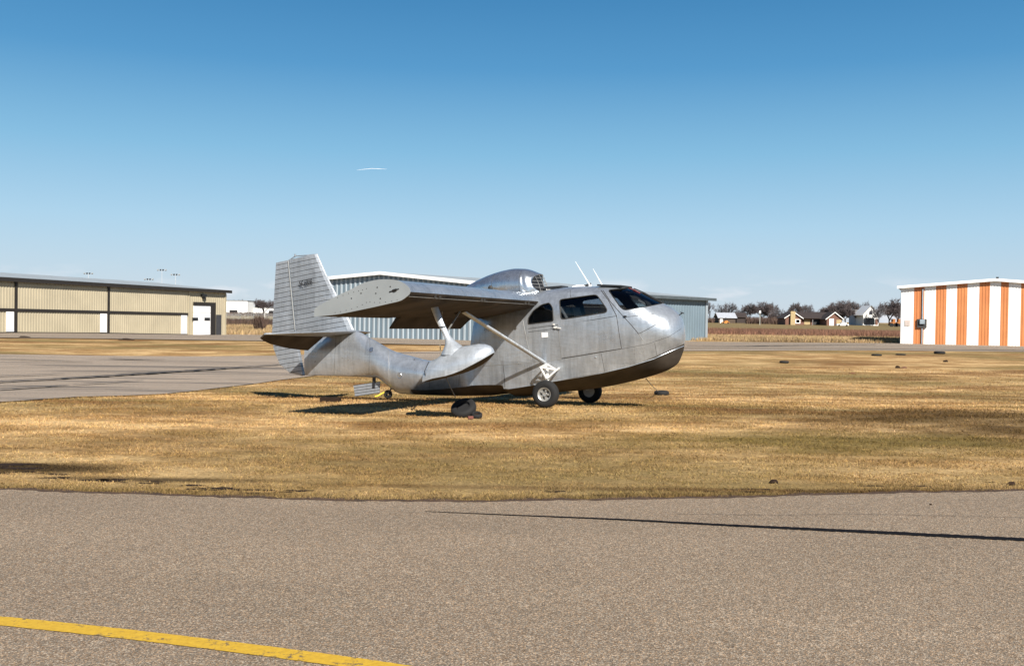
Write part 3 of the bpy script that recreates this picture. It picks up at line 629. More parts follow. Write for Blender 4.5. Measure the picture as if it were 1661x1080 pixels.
# ---- engine nacelle
nz_zt = mono([-1.18, -1.0, -.82, -.44, -.13, .06, .24, .425, .52, .60], [2.04, 2.16, 2.255, 2.405, 2.484, 2.508, 2.502, 2.47, 2.44, 2.41])
nz_w = mono([-1.18, -.8, -.4, 0, .25, .45, .55, .62], [.05, .22, .37, .45, .45, .40, .35, .32])
nz_b = mono([-1.18, -.6, 0, .4, .62], [1.96, 1.86, 1.85, 1.90, 2.03])
def nring(x, k=1.0, dx=0):
    zt, zb, w = nz_zt(x), nz_b(x), nz_w(x); zc = (zt + zb) / 2 - (.0); hh = (zt - zb) / 2; sh = .40 * sm((x - .15) / .45); out = []
    for i in range(40):
        a = 2 * math.pi * i / 40; ca, sa = math.cos(a), math.sin(a); e = .85; y = k * w * math.copysign(abs(ca) ** e, ca); z = zc + k * hh * math.copysign(abs(sa) ** e, sa)
        out.append(Vector((x + dx + sh * (zc - z) - .17 * sm((x - .25) / .35) * (y / w) ** 2, y, z)))
    return out
rg = [nring(x) for x in list(np.arange(-1.18, .60, .05)) + [.60]] + [nring(.61, .96), nring(.60, .90), nring(.52, .86), nring(.35, .80)]
nac = MB().loft(rg, cap=False).build('engine_nacelle', ALU_B, plane, smooth=40)
mb = MB(); mb.add(nring(.59, .93) + [Vector((.575, 0, 2.2))], [(i, (i + 1) % 40, 40) for i in range(40)]); mb.build('intake_duct', DARK, nac)
mb = MB()
zc = (nz_zt(.6) + nz_b(.6)) / 2; hh = (nz_zt(.6) - nz_b(.6)) / 2; ww = nz_w(.6)
for t in (-.66, -.33, 0, .33, .66):
    z = zc + hh * .92 * t; x = .605 + .40 * (zc - z); yy = ww * .92 * math.sqrt(1 - t * t); mb.tube([(x - .17 * (q_ * yy / ww) ** 2 + .01, q_ * yy, z) for q_ in (-1, -.66, -.33, 0, .33, .66, 1)], .0032, 5)
    y = ww * .92 * t; zz = hh * .92 * math.sqrt(1 - t * t); xo = .17 * (y / ww) ** 2; mb.tube([(.605 + .40 * zz - xo, y, zc - zz), (.62 - xo, y, zc), (.605 - .40 * zz - xo, y, zc + zz)], .0032, 5)
mb.build('intake_grille', SEAML, nac)
def nline(name, x, mat, r=.004):
    mb = MB(); P = nring(x)[14:33]; mb.tube([p + Vector((0, 0, 0)) for p in P], r, 5); mb.build(name, mat, nac)
nline('cowl_seam', -.30, SEAM, .003); nline('cowl_seam', .27, SEAM, .003)
mb = MB(); mb.lathe([(0, .02), (.03, .018), (.042, .004), (.045, 0)], (0, 0, 0), 'y', 14); mb.v = [(x - .32, -.405 - y, z + 2.14) for x, y, z in mb.v]; mb.build('exhaust_port', SEAM, nac, smooth=50)
# roof hatch, antennas and small roof fittings
mb = MB(); mb.box((1.93, 0, 2.185), (.44, .7, .03), ry=R(2)); mb.build('roof_hatch', DARK, fus)
mb = MB(); mb.box((.82, 0, 2.16), (.34, .36, .035), ry=R(-4)); mb.build('roof_panel', DARK, fus)
mb = MB(); mb.loft([[Vector((1.28 + dx, y, z)) for y, z in ((-.05, 2.165), (.05, 2.165), (.05, 2.165 + h_), (-.05, 2.165 + h_))] for dx, h_ in ((-.14, .012), (-.05, .04), (.06, .045), (.12, .01))]); mb.build('roof_vent', WHITE, fus)
mb = MB(); mb.tube([(1.40, 0, 2.17), (1.42, 0, 2.22)], .02, 8); mb.tube([(1.36, -.03, 2.19), (1.48, .02, 2.235)], .012, 6); mb.build('cowl_latch', DARK, fus)
for a, b in (((957, 463), (933, 424)), ((977, 463), (962, 436))):
    p0 = lp(*a, 0); p1 = lp(*b, 0); mb = MB(); mb.tube([p0, p0.lerp(p1, .5), p1], [.012, .007, .003], 6); mb.tube([p0 - Vector((0, 0, .05)), p0 + Vector((0, 0, .015))], .026, 10); mb.build('whip_antenna', WHITE, plane)
# pitot at nose
mb = MB(); p = hit(1102, 511); mb.tube([p, p + Vector((.05, -.01, .035))], .01, 6); mb.tube([p + Vector((.03, -.05, .05)), p + Vector((.07, .04, .03))], .008, 6); mb.build('pitot_probe', DARK, plane)
# ---- fin and rudder with pressed ribs
def ribbed(name, LE, TE, q0, q1, thk, mat, parent, taper_q=None, pitch=.098, le_round=True, slope=.16, ny=0):
    LE = sorted(((z - slope * x, x) for x, z in LE)); TE = sorted(((z - slope * x, x) for x, z in TE))
    fl = lambda L_, q: float(np.interp(q, [a for a, b in L_], [b for a, b in L_]))
    qs = []; q = q0
    while q < q1 - 1e-6:
        qs += [(q, 0), (q + .004, 1), (q + .011, .3), (q + pitch * .7, 0), (q + pitch - .003, 0)]; q += pitch
    qs = [(q_, g_) for q_, g_ in qs if q_ <= q1] + [(q1, 0)]
    prof = [(0, .03), (.02, .5), (.08, .85), (.25, 1), (.6, .72), (1, .1)] if le_round else [(0, .9), (.03, 1), (.5, .6), (.95, .2), (1, .1)]
    rings = []
    for q_, g_ in qs:
        xl, xt = fl(LE, q_), fl(TE, q_); ring = []
        kt = thk * (.55 + .45 * (q1 - q_) / (q1 - q0)) / 2
        up = []
        for c_, t_ in prof:
            x = xl + (xt - xl) * c_; up.append((x, max(.003, kt * t_ - (.007 * g_ if .01 < c_ < .97 else 0))))
        ring = [Vector((x, -t_, q_ + slope * x)) for x, t_ in up] + [Vector((x, t_, q_ + slope * x)) for x, t_ in up[::-1]]
        rings.append(ring)
    mb = MB().loft(rings); n = len(rings[0])
    for i in range(len(rings) - 1):
        if qs[i][1] == 1 or (qs[i + 1][1] == 1): 
            for k in range(n):
                if not le_round or (2 <= k <= n - 4 and k not in (n // 2 - 1,)): mb.mi[i * n + k] = 1
    return mb.build(name, [mat, SEAM], parent, smooth=None)
fin = ribbed('fin', [(-4.325, 2.821), (-4.084, 2.368), (-3.843, 1.972), (-3.607, 1.603), (-3.45, 1.31), (-3.42, 1.15)], [(-5.015, 2.725), (-4.82, 1.273), (-4.77, 1.0)], 1.86, 3.525, .16, ALU_F, plane)
rud = ribbed('rudder', [(-5.03, 2.725), (-4.835, 1.273), (-4.76, .916), (-4.62, .351)], [(-5.336, 2.664), (-5.414, 1.241), (-5.373, .881), (-5.221, .579), (-4.971, .40), (-4.66, .35)], 1.10, 3.515, .09, ALU_F, plane, le_round=False)
mb = MB(); mb.tube([(-5.018, -.035, 2.70), (-4.82, -.048, 1.28)], .012, 6); mb.build('hinge_strip', SEAML, fin)
mb = MB(); mb.tube([(-5.02, 0, 2.71), (-4.9, 0, 2.775), (-4.85, 0, 2.795), (-4.7, 0, 2.80), (-4.33, 0, 2.825)], .012, 6); mb.tube([(-4.87, 0, 2.79), (-4.87, 0, 2.835)], .02, 8); mb.build('tip_fairing', ALU_F, fin)
cu = D.curves.new('registration', 'FONT'); cu.body = 'NC 6301K'; cu.size = .15; cu.extrude = .001; cu.align_x = 'LEFT'; cu.offset = .004
tmp = D.objects.new('registration', cu); COL.objects.link(tmp); bpy.context.view_layer.update()
me = D.meshes.new_from_object(tmp.evaluated_get(bpy.context.evaluated_depsgraph_get())); D.objects.remove(tmp); me.materials.clear(); me.materials.append(DARK)
tx_ = D.objects.new('registration', me); COL.objects.link(tx_); tx_.parent = fin; me.name = 'registration'
p0 = lp(486.5, 464.5, -.075); p1 = lp(508, 459.5, -.075)
wid = max(v.co.x for v in me.vertices); dd = (p1 - p0); ang = math.atan2(dd.z, dd.x)
tx_.matrix_parent_inverse = Matrix(); tx_.location = (p0.x, -.083, p0.z); tx_.rotation_euler = (R(90), -ang, 0); tx_.scale = (dd.length / wid, 1, 1)
# ---- stabilisers
for sg in (-1, 1):
    ys_ = [.03, .5, 1.0, 1.5, 1.72, 1.83, 1.87]
    fLE = mono([.03, 1.5, 1.75, 1.87], [-3.39, -3.98, -4.10, -4.20]); fH = mono([.03, 1.5, 1.87], [-4.02, -4.17, -4.24]); fz = mono([.03, 1.87], [1.285, 1.235])
    rings = []
    for y in ys_:
        le, hi = fLE(y), fH(y); z0 = fz(y); th = .10 * (1 - .55 * y / 1.87); c_ = le - hi; k = .16
        ring = [(0, 0), (.06, .5), (.3, .8), (1, .5), (1, -.5), (.3, -.6), (.06, -.45)]
        rings.append([Vector((le - c_ * a, sg * y, z0 - k * c_ * a + th / 2 * b)) for a, b in ring])
    st = MB().loft(rings).build('stabilizer', ALU_F, plane, smooth=40)
    fTE = mono([.2, .6, 1.45, 1.8, 1.87], [-4.40, -4.49, -4.40, -4.36, -4.32]); rings = []
    for y in [.2, .45, .7, 1.0, 1.45, 1.7, 1.84]:
        hi, te = fH(y) - .012, fTE(y); zh = fz(y) - .16 * (fLE(y) - fH(y)); dr = mono([.2, .6, 1.45, 1.84], [.30, .27, .17, .07])(y); th = .085 * (1 - .55 * y / 1.87)
        rings.append([Vector((hi, sg * y, zh + th / 2)), Vector((hi, sg * y, zh - th / 2)), Vector((te, sg * y, zh - dr - .008)), Vector((te - .004, sg * y, zh - dr + .008))])
    MB().loft(rings).build('elevator', ALU_D, st, smooth=30)
# ---- wing floats
for sg in (-1, 1):
    yf = 3.9
    xs_ = [.21, .24, .3, .4, .5, .62, .75, .9, 1.05, 1.15, 1.23, 1.27, 1.295]
    ztp = mono([.205, .225, .3, .4, .47, .56, .70, .81, .96, 1.06, 1.15, 1.23, 1.27, 1.295], [.78, .89, .95, .992, 1.05, 1.12, 1.16, 1.172, 1.195, 1.211, 1.209, 1.188, 1.155, 1.11])
    zch = mono([.21, .4, .62, .9, 1.1, 1.2, 1.295], [.63, .69, .735, .835, .945, 1.01, 1.085])
    zkl = mono([.21, .4, .7, .95, 1.15, 1.295], [.625, .665, .74, .835, .955, 1.08])
    wch = mono([.21, .4, .7, 1.0, 1.15, 1.25, 1.295], [.15, .20, .235, .22, .16, .08, .02]); rings = []
    for x in xs_:
        a, b, c_, w_ = ztp(x), zch(x), zkl(x), wch(x); half = [(0, c_), (w_ * .5, c_ + (b - c_) * .45), (w_, b), (w_ * 1.03, b + (a - b) * .2), (w_ * .97, b + (a - b) * .42), (w_ * .82, b + (a - b) * .64), (w_ * .58, b + (a - b) * .83), (w_ * .28, b + (a - b) * .96), (0, a)]
        rings.append([Vector((x, sg * yf - p, z)) for p, z in half] + [Vector((x, sg * yf + p, z)) for p, z in half[-2:0:-1]])
    fmb = MB().loft(rings)
    for i in range(len(rings) - 1):
        for k in (0, 1, 14, 15): fmb.mi[i * 16 + k] = 1  # float bottom carries the painted shade too
    fo = fmb.build('wing_float', [ALU_P, ALU_D], plane, smooth=38)
    # pylon blending into the float
    rows = [(1.76, .245, .375, .035), (1.53, .35, .468, .035), (1.44, .405, .515, .04), (1.38, .45, .55, .045), (1.33, .48, .578, .05), (1.29, .50, .61, .058), (1.25, .515, .655, .07), (1.22, .52, .70, .085), (1.19, .52, .75, .10), (1.15, .505, .82, .125), (1.10, .485, .88, .15), (1.04, .46, .92, .17)]
    rings = []
    for z, x0, x1, t_ in rows:
        xc, hx = (x0 + x1) / 2, (x1 - x0) / 2; rings.append([Vector((xc + hx * math.cos(a), sg * yf + t_ * math.sin(a) * (1 - .25 * math.cos(a)), z)) for a in np.linspace(0, 2 * math.pi, 28, endpoint=False)])
    MB().loft(rings).build('pylon', ALU_P, fo, smooth=40)
    mb = MB(); mb.tube([(.27, sg * yf - w_ * 0 - sg * 0 + sg * .16, .70), (.265, sg * (yf + .185), .80), (.30, sg * (yf + .12), .93)], .006, 5); mb.build('float_seam', SEAM, fo)
    mb = MB(); mb.tube([(.41, sg * yf - .045, 1.44), (.46, sg * yf - .052, 1.445), (.52, sg * yf - .035, 1.455)], .008, 5); mb.build('pylon_band', DARK, fo)
    mb = MB(); mb.tube([(.86, sg * .66, .81), (.10, sg * 2.5, 1.70)], .042, 12, flat=.62, side=(1, 0, .2)); mb.build('wing_strut', ALU_P, plane, smooth=50)
    mb = MB(); mb.box((.09, sg * 2.52, 1.70), (.2, .09, .08), ry=R(-20)); mb.build('strut_fitting', ALU_D, plane)
    mb = MB(); mb.tube([(.12, sg * 2.6, 1.69), (.50, sg * 3.86, 1.36)], .013, 6); mb.build('float_brace', SEAML, plane)
# ---- main gear
WR = .235
for sg in (-1, 1):
    yw = 1.22; wx = 1.10; dzw = zg(*(PM @ Vector((1.10, sg * 1.22, 0))).xy); c = Vector((wx, sg * yw, WR + .012 + dzw))
    wh = empty('wheel', c, 0, plane)
    s_ = sg
    tp = [(.115, -.075), (.15, -.088), (.19, -.085), (.222, -.062), (.235, -.03), (.235, .03), (.222, .062), (.19, .085), (.15, .088), (.115, .075), (.115, -.075)]
    MB().lathe(tp, (0, 0, 0), 'y', 40).build('tyre', RUB, wh, smooth=50)
    rp = [(0, .05), (.03, .055), (.034, .03), (.06, .028), (.085, .032), (.095, .06), (.108, .078), (.118, .082), (.12, .07), (.12, -.07), (.0, -.07)]
    rm = MB().lathe([(r, h * s_) for r, h in rp], (0, 0, 0), 'y', 32)
    for k in range(5):
        a = k * 2 * math.pi / 5; rm.box((.075 * math.cos(a), s_ * .045, .075 * math.sin(a)), (.055, .02, .03), ry=-a)
    hl = MB()
    for k in range(5):
        a = (k + .5) * 2 * math.pi / 5; hl.lathe([(0, .034 * s_), (.018, .034 * s_), (.02, .028 * s_)], (.068 * math.cos(a), 0, .068 * math.sin(a)), 'y', 10)
    rm.add(hl.v, hl.f, 1); rm.build('rim', [RIM, DARK], wh, smooth=40)
    Y = lambda y: sg * y
    lg = MB(); lg.tube([(.93, Y(.72), .70), (1.02, Y(.92), .50), (1.09, Y(1.08), .40)], .026, 8); lg.tube([(1.09, Y(1.08), .47), (1.11, Y(1.10), .25)], .02, 8); lg.tube([(1.1, Y(1.0), .25), (1.1, Y(1.2), .25)], .02, 8)
    lg.box((1.075, Y(1.07), .44), (.05, .05, .10), ry=R(-20)); lg.build('gear_leg', GEAR, plane, smooth=50)
    br = MB()
    a_, b_, c3 = (.87, Y(.90), .74), (1.16, Y(.86), .70), (1.03, Y(1.0), .55)
    br.tube([a_, b_], .018, 6); br.tube([b_, c3], .016, 6); br.tube([a_, c3], .022, 6); br.tube([a_, (.9, Y(.62), .75)], .02, 6); br.tube([b_, (1.12, Y(.62), .72)], .02, 6); br.tube([a_, (.98, Y(.88), .80), b_], .016, 6); br.build('gear_bracket', GEAR, plane, smooth=50)
# tail wheel, water rudder
tw = empty('tail_wheel', (-2.66, 0, .06), 0, plane)
MB().lathe([(.03, -.03), (.06, -.038), (.085, -.02), (.085, .02), (.06, .038), (.03, .03)], (0, 0, 0), 'y', 20).build('tyre', RUB, tw, smooth=50)
MB().tube([(0, -.05, 0), (.08, -.04, .10), (.12, 0, .16)], .014, 6).box((.1, 0, .13), (.06, .1, .05)).build('fork', DARK, tw)
wr = ribbed('water_rudder', [(-2.84, .30), (-2.86, .03)], [(-3.50, .40), (-3.42, .045)], .53, .76, .03, ALU_F, plane, pitch=.055, le_round=False)
mb = MB(); mb.box((-2.98, 0, .29), (.05, .05, .24)); mb.build('rudder_post', DARK, plane)
# ---------------------------------------------------------------- tie-downs
def tyre(name, loc, r, h, rot, label, group=None, rim=None):
    e = empty(name, loc); e.rotation_euler = rot; tag(e, label, 'tyre', group)
    MB().lathe([(r * .5, h * .1), (r * .55, h * .42), (r * .78, h * .5), (r * .95, h * .36), (r, h * .1), (r, -h * .1), (r * .95, -h * .36), (r * .78, -h * .5), (r * .55, -h * .42), (r * .5, -h * .1)], (0, 0, 0), 'z', 28).build('tread', RUB, e, smooth=50)
    MB().lathe([(0, -h * .2), (r * .45, -h * .2), (r * .52, -h * .05), (r * .52, h * .05), (r * .45, h * .12), (0, h * .1)], (0, 0, 0), 'z', 20).build('fill', rim or DIRT, e)
    return e
g0 = at(751, 678)
tyre('anchor_tyre', (g0.x, g0.y + .16, g0.z + .135), .20, .13, (R(34), R(-16), 0), 'large black tyre leaning on the grass below the wing float', rim=RUB)
g1 = at(773, 679)
tyre('anchor_tyre', (g1.x, g1.y + .06, g1.z + .05), .085, .07, (R(20), 0, R(10)), 'tiny black tyre beside a bigger leaning tyre under the float')
mb = MB(); mb.box((at(763, 680).x, at(763, 680).y, at(763, 680).z + .03), (.08, .05, .04), R(20)); tag(mb.build('brick', plain('red_brick', (.20, .07, .05), .9)), 'broken reddish brick between the two tyres below the float', 'brick')
g2 = at(1074, 641); tyre('anchor_tyre', (g2.x, g2.y + .1, g2.z + .05), .19, .12, (0, 0, 0), 'flat black tyre on the grass tied to the aircraft nose')
g3 = at(536, 652); mb = MB(); mb.box((g3.x, g3.y, g3.z + .04), (.36, .14, .09), R(-6)); tag(mb.build('tie_down_block', DIRT), 'dark block on the grass under the tail', 'block')
a = PM @ Vector((2.55, -.1, .57)); b = Vector((g2.x - .1, g2.y, g2.z + .1)); mb = MB(); mb.tube([a, a.lerp(b, .5) - Vector((0, 0, .02)), b], .008, 5); tag(mb.build('tie_down_rope', ROPE), 'thin rope from the nose keel down to the flat tyre', 'rope')
a = PM @ Vector((.15, -3.3, 1.68)); b = Vector((g0.x - .13, g0.y + .2, g0.z + .3)); mb = MB(); mb.tube([a.lerp(b, t) + Vector((-.12 * math.sin(t * math.pi), 0, -.06 * math.sin(t * math.pi))) for t in np.linspace(0, 1, 9)], .008, 5); tag(mb.build('tie_down_rope', ROPE), 'slack rope hanging from the wing behind the float to the leaning tyre', 'rope')
a = PM @ Vector((-2.72, -.05, .1)); mb = MB(); mb.tube([a, a + Vector((-.12, -.05, -.07)), a + Vector((-.17, -.1, -.08))], .014, 6); tag(mb.build('yellow_rope', YEL), 'short yellow rope lying at the tail wheel', 'rope')
# small things lying on the lawn
def clod(px, py, w, h, label, mat=None, d=None, cat='clod'):
    p = at(px, py); mb = MB(); bm = bmesh.new(); bmesh.ops.create_icosphere(bm, subdivisions=2, radius=.5)
    vs = [(v.co.x * w * (1 + random.uniform(-.15, .15)), v.co.y * (d or w * .6), max(v.co.z, -.1) * h * 2 * (1 + random.uniform(-.25, .25))) for v in bm.verts]; fs = [[v.index for v in f.verts] for f in bm.faces]; bm.free()
    mb.add(vs, fs); o = mb.build('clod' if cat == 'clod' else 'tie_down_tyre', mat or DIRT); o.location = (p.x, p.y, p.z + .01); tag(o, label, cat); return o
def flat_tyre(px, py, r, h, label):
    p = at(px, py); return tyre('weight_tyre', (p.x, p.y, p.z + h * .5), r, h, (0, 0, 0), label, 'tyre weights on the lawn')
flat_tyre(1272, 589, .20, .10, 'black flat tyre alone on the lawn between the nose and the striped hangar')
flat_tyre(1422, 577, .26, .09, 'thin dark tyre at the far lawn edge, left of the striped hangar corner')
flat_tyre(1461, 576, .26, .07, 'very thin dark tyre at the far lawn edge, directly below the white hangar corner')
flat_tyre(1524, 574, .30, .14, 'dark tyre on the pavement edge in front of the striped hangar, the highest of them')
clod(1456, 597, .22, .09, 'dark lump with a reddish tail on the lawn, nearest of those before the striped hangar'); clod(1466, 597, .26, .05, 'reddish brown flattened lump just right of a dark lump on the lawn', plain('rust_clod', (.16, .07, .04), .9))
clod(1534, 587, .24, .09, 'dark lump with pale grass beside it before the striped hangar'); clod(1382, 606, .3, .03, 'low reddish clod on the lawn midway between nose and striped hangar', plain('red_soil', (.18, .07, .035), .95))
clod(1255, 784, .09, .03, 'small dark clod on the near grass edge, right of centre'); clod(1640, 787, .08, .03, 'small dark clod on the near grass edge at far right'); clod(1510, 821, .03, .015, 'tiny dark stone on the near pavement at right')
clod(40, 548, .8, .1, 'dark lump on the far apron edge before the tan hangar, left one'); clod(205, 551.5, .9, .09, 'dark lump on the far apron edge before the middle of the tan hangar')
# ---------------------------------------------------------------- hangars
def ribs(mb, A, B, z0, top, pitch=.3, d=.035, mi=0, out=None, matf=None, frac=.45):
    A = Vector(A[:2]); B = Vector(B[:2]); L_ = (B - A).length; w = (B - A) / L_; n = Vector((w.y, -w.x))
    s = 0; pr = []
    while s < L_:
        for t, o in ((0, 0), (frac * .9, 0), (frac, 1), (.9, 1)): 
            if s + t * pitch < L_: pr.append((s + t * pitch, o))
        s += pitch
    pr.append((L_, 0)); vs = []
    for s_, o in pr:
        p = A + w * s_ + n * (o * d); vs += [(p.x, p.y, z0(s_) if callable(z0) else z0), (p.x, p.y, top(s_) if callable(top) else top)]
    for i in range(len(pr) - 1):
        mb.add([vs[2 * i], vs[2 * i + 2], vs[2 * i + 3], vs[2 * i + 1]], [(0, 1, 2, 3)], matf((pr[i][0] + pr[i + 1][0]) / 2) if matf else mi)
    return mb
def slab(mb, A, B, s0, s1, z0, z1, off, thick, mi=0):   # a board on the wall between A and B
    A = Vector(A[:2]); B = Vector(B[:2]); w = (B - A).normalized(); n = Vector((w.y, -w.x))
    zz0 = z0 if isinstance(z0, tuple) else (z0, z0); zz1 = z1 if isinstance(z1, tuple) else (z1, z1); vs = []
    for o in (off, off + thick):
        for s_, k in ((s0, 0), (s1, 1)):
            p = A + w * s_ + n * o; vs += [(p.x, p.y, zz0[k]), (p.x, p.y, zz1[k])]
    return mb.add(vs, [(0, 2, 3, 1), (4, 5, 7, 6), (0, 1, 5, 4), (2, 6, 7, 3), (1, 3, 7, 5), (0, 4, 6, 2)], mi)
TAN = plain('tan_steel', (.52, .455, .32), .55, var=.12, scale=.6, kind='world'); BRONZE = plain('dark_bronze_trim', (.025, .02, .016), .6, kind='world'); WD = plain('white_door', (.8, .8, .8), .5, var=.05)
ROOFG = plain('galvanised_roof', (.52, .56, .56), .5, .3, kind='world', scale=1)
# tan hangar
HA = Vector((-35.3, 68.7)); HB = Vector((-27.2, 94.5)); w = (HB - HA).normalized(); HA0 = HA - w * 16; LL = (HB - HA0).length
th = empty('tan_hangar', (HA.x, HA.y, 0)); tag(th, 'long tan steel hangar with dark trim and three folding doors, far left', 'hangar')
def B(mb, name, mat, par, **kw):
    o = mb.build(name, mat, None, **kw); o.parent = par
    o.matrix_parent_inverse = Matrix.Translation(par.location).inverted() if par.parent is None else Matrix()
    return o
def loc_shift(mb, v): mb.v = [(a - v.x, b - v.y, c - v.z) for a, b, c in mb.v]; return mb
def TB(mb, name, mat, par=None, **kw):
    loc_shift(mb, th.location); return mb.build(name, mat, par or th, **kw)
su = lambda px, py: on_wall(px, py, HA0, HB)
zbase = lambda s_: zg(*(HA0 + w * s_)) - .02
ztop = on_wall(100, 458.5, HA0, HB)[1]
ztl = on_wall(20, 453.6, HA0, HB); ztr = on_wall(355, 472.5, HA0, HB); zsl = (ztr[1] - ztl[1]) / (ztr[0] - ztl[0]); topf = lambda s_: ztl[1] + zsl * (s_ - ztl[0])
tw_ = TB(ribs(MB(), HA0, HB, lambda s_: zbase(s_) - .3, topf, .30, .03), 'wall', TAN)
n_ = Vector((w.y, -w.x)); back = -n_
mb = MB(); e0 = HA0 - w * .3 + n_ * .35; e1 = HB + w * .45 + n_ * .35
P4 = [(e0.x, e0.y, topf(0) + .1), (e1.x, e1.y, topf(LL) + .1), (e1.x + back.x * 9, e1.y + back.y * 9, topf(LL) + .90), (e0.x + back.x * 9, e0.y + back.y * 9, topf(0) + .90), (e1.x + back.x * 18, e1.y + back.y * 18, topf(LL) + .1), (e0.x + back.x * 18, e0.y + back.y * 18, topf(0) + .1)]
mb.add(P4, [(0, 1, 2, 3), (3, 2, 4, 5)]); mb.add([(x, y, z - .12) for x, y, z in P4], [(0, 1, 2, 3), (3, 2, 4, 5)]); TB(mb, 'roof', ROOFG)
mb = MB(); slab(mb, HA0, HB, -.3, LL + .45, (topf(0) - .17, topf(LL + .9) - .14), (topf(0) + .13, topf(LL) + .13), .36, .04); TB(mb, 'fascia', BRONZE)
mb = MB(); ribs(mb, HB, HB + back * 18, lambda s_: -.8, lambda s_: topf(LL) + .0 + .70 * (1 - abs(s_ - 9) / 9), .3, .03); TB(mb, 'end_wall', TAN)
zm0 = on_wall(20, 502.6, HA0, HB); zm1 = on_wall(300, 509.2, HA0, HB); zmf = lambda s_: zm0[1] + (zm1[1] - zm0[1]) * (s_ - zm0[0]) / (zm1[0] - zm0[0])
posts = [su(24, 500)[0], su(174.5, 500)[0], su(304.5, 500)[0]]; bays = [(posts[0] - (posts[1] - posts[0]), posts[0]), (posts[0], posts[1]), (posts[1], posts[2])]
for i, (a, b) in enumerate(bays):
    fd = empty('folding_door', (0, 0, 0), 0, th)
    lo = lambda s_: zbase(s_) + .08
    pa, pb = HA0 + w * (a + .12) + n_ * .06, HA0 + w * (b - .12) + n_ * .06
    mb = MB(); ribs(mb, pa, pb, lambda s_: zmf(s_ + a) + .08, lambda s_: topf(s_ + a) - .25, .26, .028); TB(mb, 'upper_leaf', TAN, fd)
    mb = MB(); ribs(mb, pa, pb, lambda s_: lo(s_ + a), lambda s_: zmf(s_ + a) - .1, .26, .028); TB(mb, 'lower_leaf', TAN, fd)
    mb = MB(); slab(mb, HA0, HB, a + .1, b - .1, (zmf(a) - .11, zmf(b) - .11), (zmf(a) + .10, zmf(b) + .10), .05, .09); TB(mb, 'hinge_rail', BRONZE, fd)
    mb = MB(); slab(mb, HA0, HB, a + .1, b - .1, (lo(a) - .1, lo(b) - .1), (lo(a) + .05, lo(b) + .05), .05, .07); TB(mb, 'bottom_seal', BRONZE, fd)
    # white walk door in the lower leaf
    e = {0: (8, 20), 1: (160.5, 171), 2: (292, 301.3)}[i]; s0, s1 = su(e[0], 520)[0], su(e[1], 520)[0]
    mb = MB(); slab(mb, HA0, HB, s0, s1, (lo(s0) + .08, lo(s1) + .08), (zmf(s0) - .13, zmf(s1) - .13), .10, .05); TB(mb, 'walk_door', WD, fd)
for s_ in posts[:2]:
    mb = MB(); slab(mb, HA0, HB, s_ - .1, s_ + .1, zbase(s_), topf(s_) - .1, .03, .12); TB(mb, 'post', BRONZE)
od = empty('overhead_door', (0, 0, 0), 0, th); s0, s1 = su(313, 520)[0], su(340.2, 520)[0]; z1 = su(326, 495.5)[1]; zb_ = zbase(s0)
mb = MB()
for k in range(4): slab(mb, HA0, HB, s0, s1, zb_ + .05 + (z1 - zb_ - .05) * k / 4 + .01, zb_ + .05 + (z1 - zb_ - .05) * (k + 1) / 4 - .01, .04, .04)
TB(mb, 'door_panel', WD, od)
mb = MB(); slab(mb, HA0, HB, s0 - .05, s1 + .75, z1, z1 + .3, .04, .1); slab(mb, HA0, HB, s1, s1 + .75, zb_, z1 - .002, .04, .1); TB(mb, 'door_frame', BRONZE, od)
for c_ in (315.3, 334.8):
    s_, z_ = su(c_, 517.5); mb = MB(); slab(mb, HA0, HB, s_ - .42, s_ + .42, z_ - .14, z_ + .14, .085, .02); TB(mb, 'window', DARK, od)
s0, s1 = su(349.8, 520)[0], su(358, 520)[0]; z1 = su(354, 510.5)[1]; mb = MB(); slab(mb, HA0, HB, s0, s1, zb_, z1, .04, .05); TB(mb, 'side_door', plain('dark_grey_door', (.06, .06, .065), .6))
s_, z_ = su(328, 479.5); mb = MB(); slab(mb, HA0, HB, s_ - .22, s_ + .22, z_ - .12, z_ + .12, .03, .3); slab(mb, HA0, HB, s_ - .1, s_ + .2, z_ - .3, z_ - .12, .1, .15); TB(mb, 'wall_lamp', DARK)
mb = MB(); slab(mb, HA0, HB, posts[2] + .02, posts[2] + .18, zbase(posts[2]), topf(posts[2]) - .2, .035, .05); TB(mb, 'corner_trim', TAN); mb = MB(); slab(mb, HA0, HB, LL - .25, LL, zbase(LL) - .2, topf(LL) - .2, .035, .05); TB(mb, 'corner_trim', TAN)
# blue-grey hangar
BLU = plain('blue_grey_steel', (.20, .27, .32), .5, .1, var=.12, scale=.5, kind='world'); BLU2 = plain('pale_rib_steel', (.42, .48, .52), .45, .2, var=.1, scale=.5, kind='world')
GC = Vector((2.9, 63.0)); GA = Vector((-9.05, 69.8)); gw = (GC - GA).normalized(); GL = GA - gw * 8.7; GE = Vector((15.5, 79.3))
bh = empty('blue_hangar', (GA.x, GA.y, 0)); tag(bh, 'blue grey ribbed steel hangar with white roof edge standing behind the aircraft', 'hangar')
def BB(mb, name, mat, par=None, **kw): loc_shift(mb, bh.location); return mb.build(name, mat, par or bh, **kw)
LG = (GC - GL).length; za = 4.56; sa = 8.7
gtop = lambda s_: za - .093 * (s_ - sa) if s_ > sa else za - .068 * (sa - s_)
mf = lambda s_: 1 if (s_ % .42) / .42 > .62 else 0
mb = MB(); ribs(mb, GL, GC, 0, gtop, .42, .045, matf=mf, frac=.62); BB(mb, 'gable_wall', [BLU, BLU2])
mb = MB(); ribs(mb, GC, GE, 0, 3.2, .42, .04, frac=.6); BB(mb, 'side_wall', BLU)
mb = MB(); slab(mb, GC, GE, (GE - GC).length - .35, (GE - GC).length + .02, 0, 3.2, .045, .03); BB(mb, 'corner_trim', BLU2)
gd = (GE - GC); o1 = -gw * .35
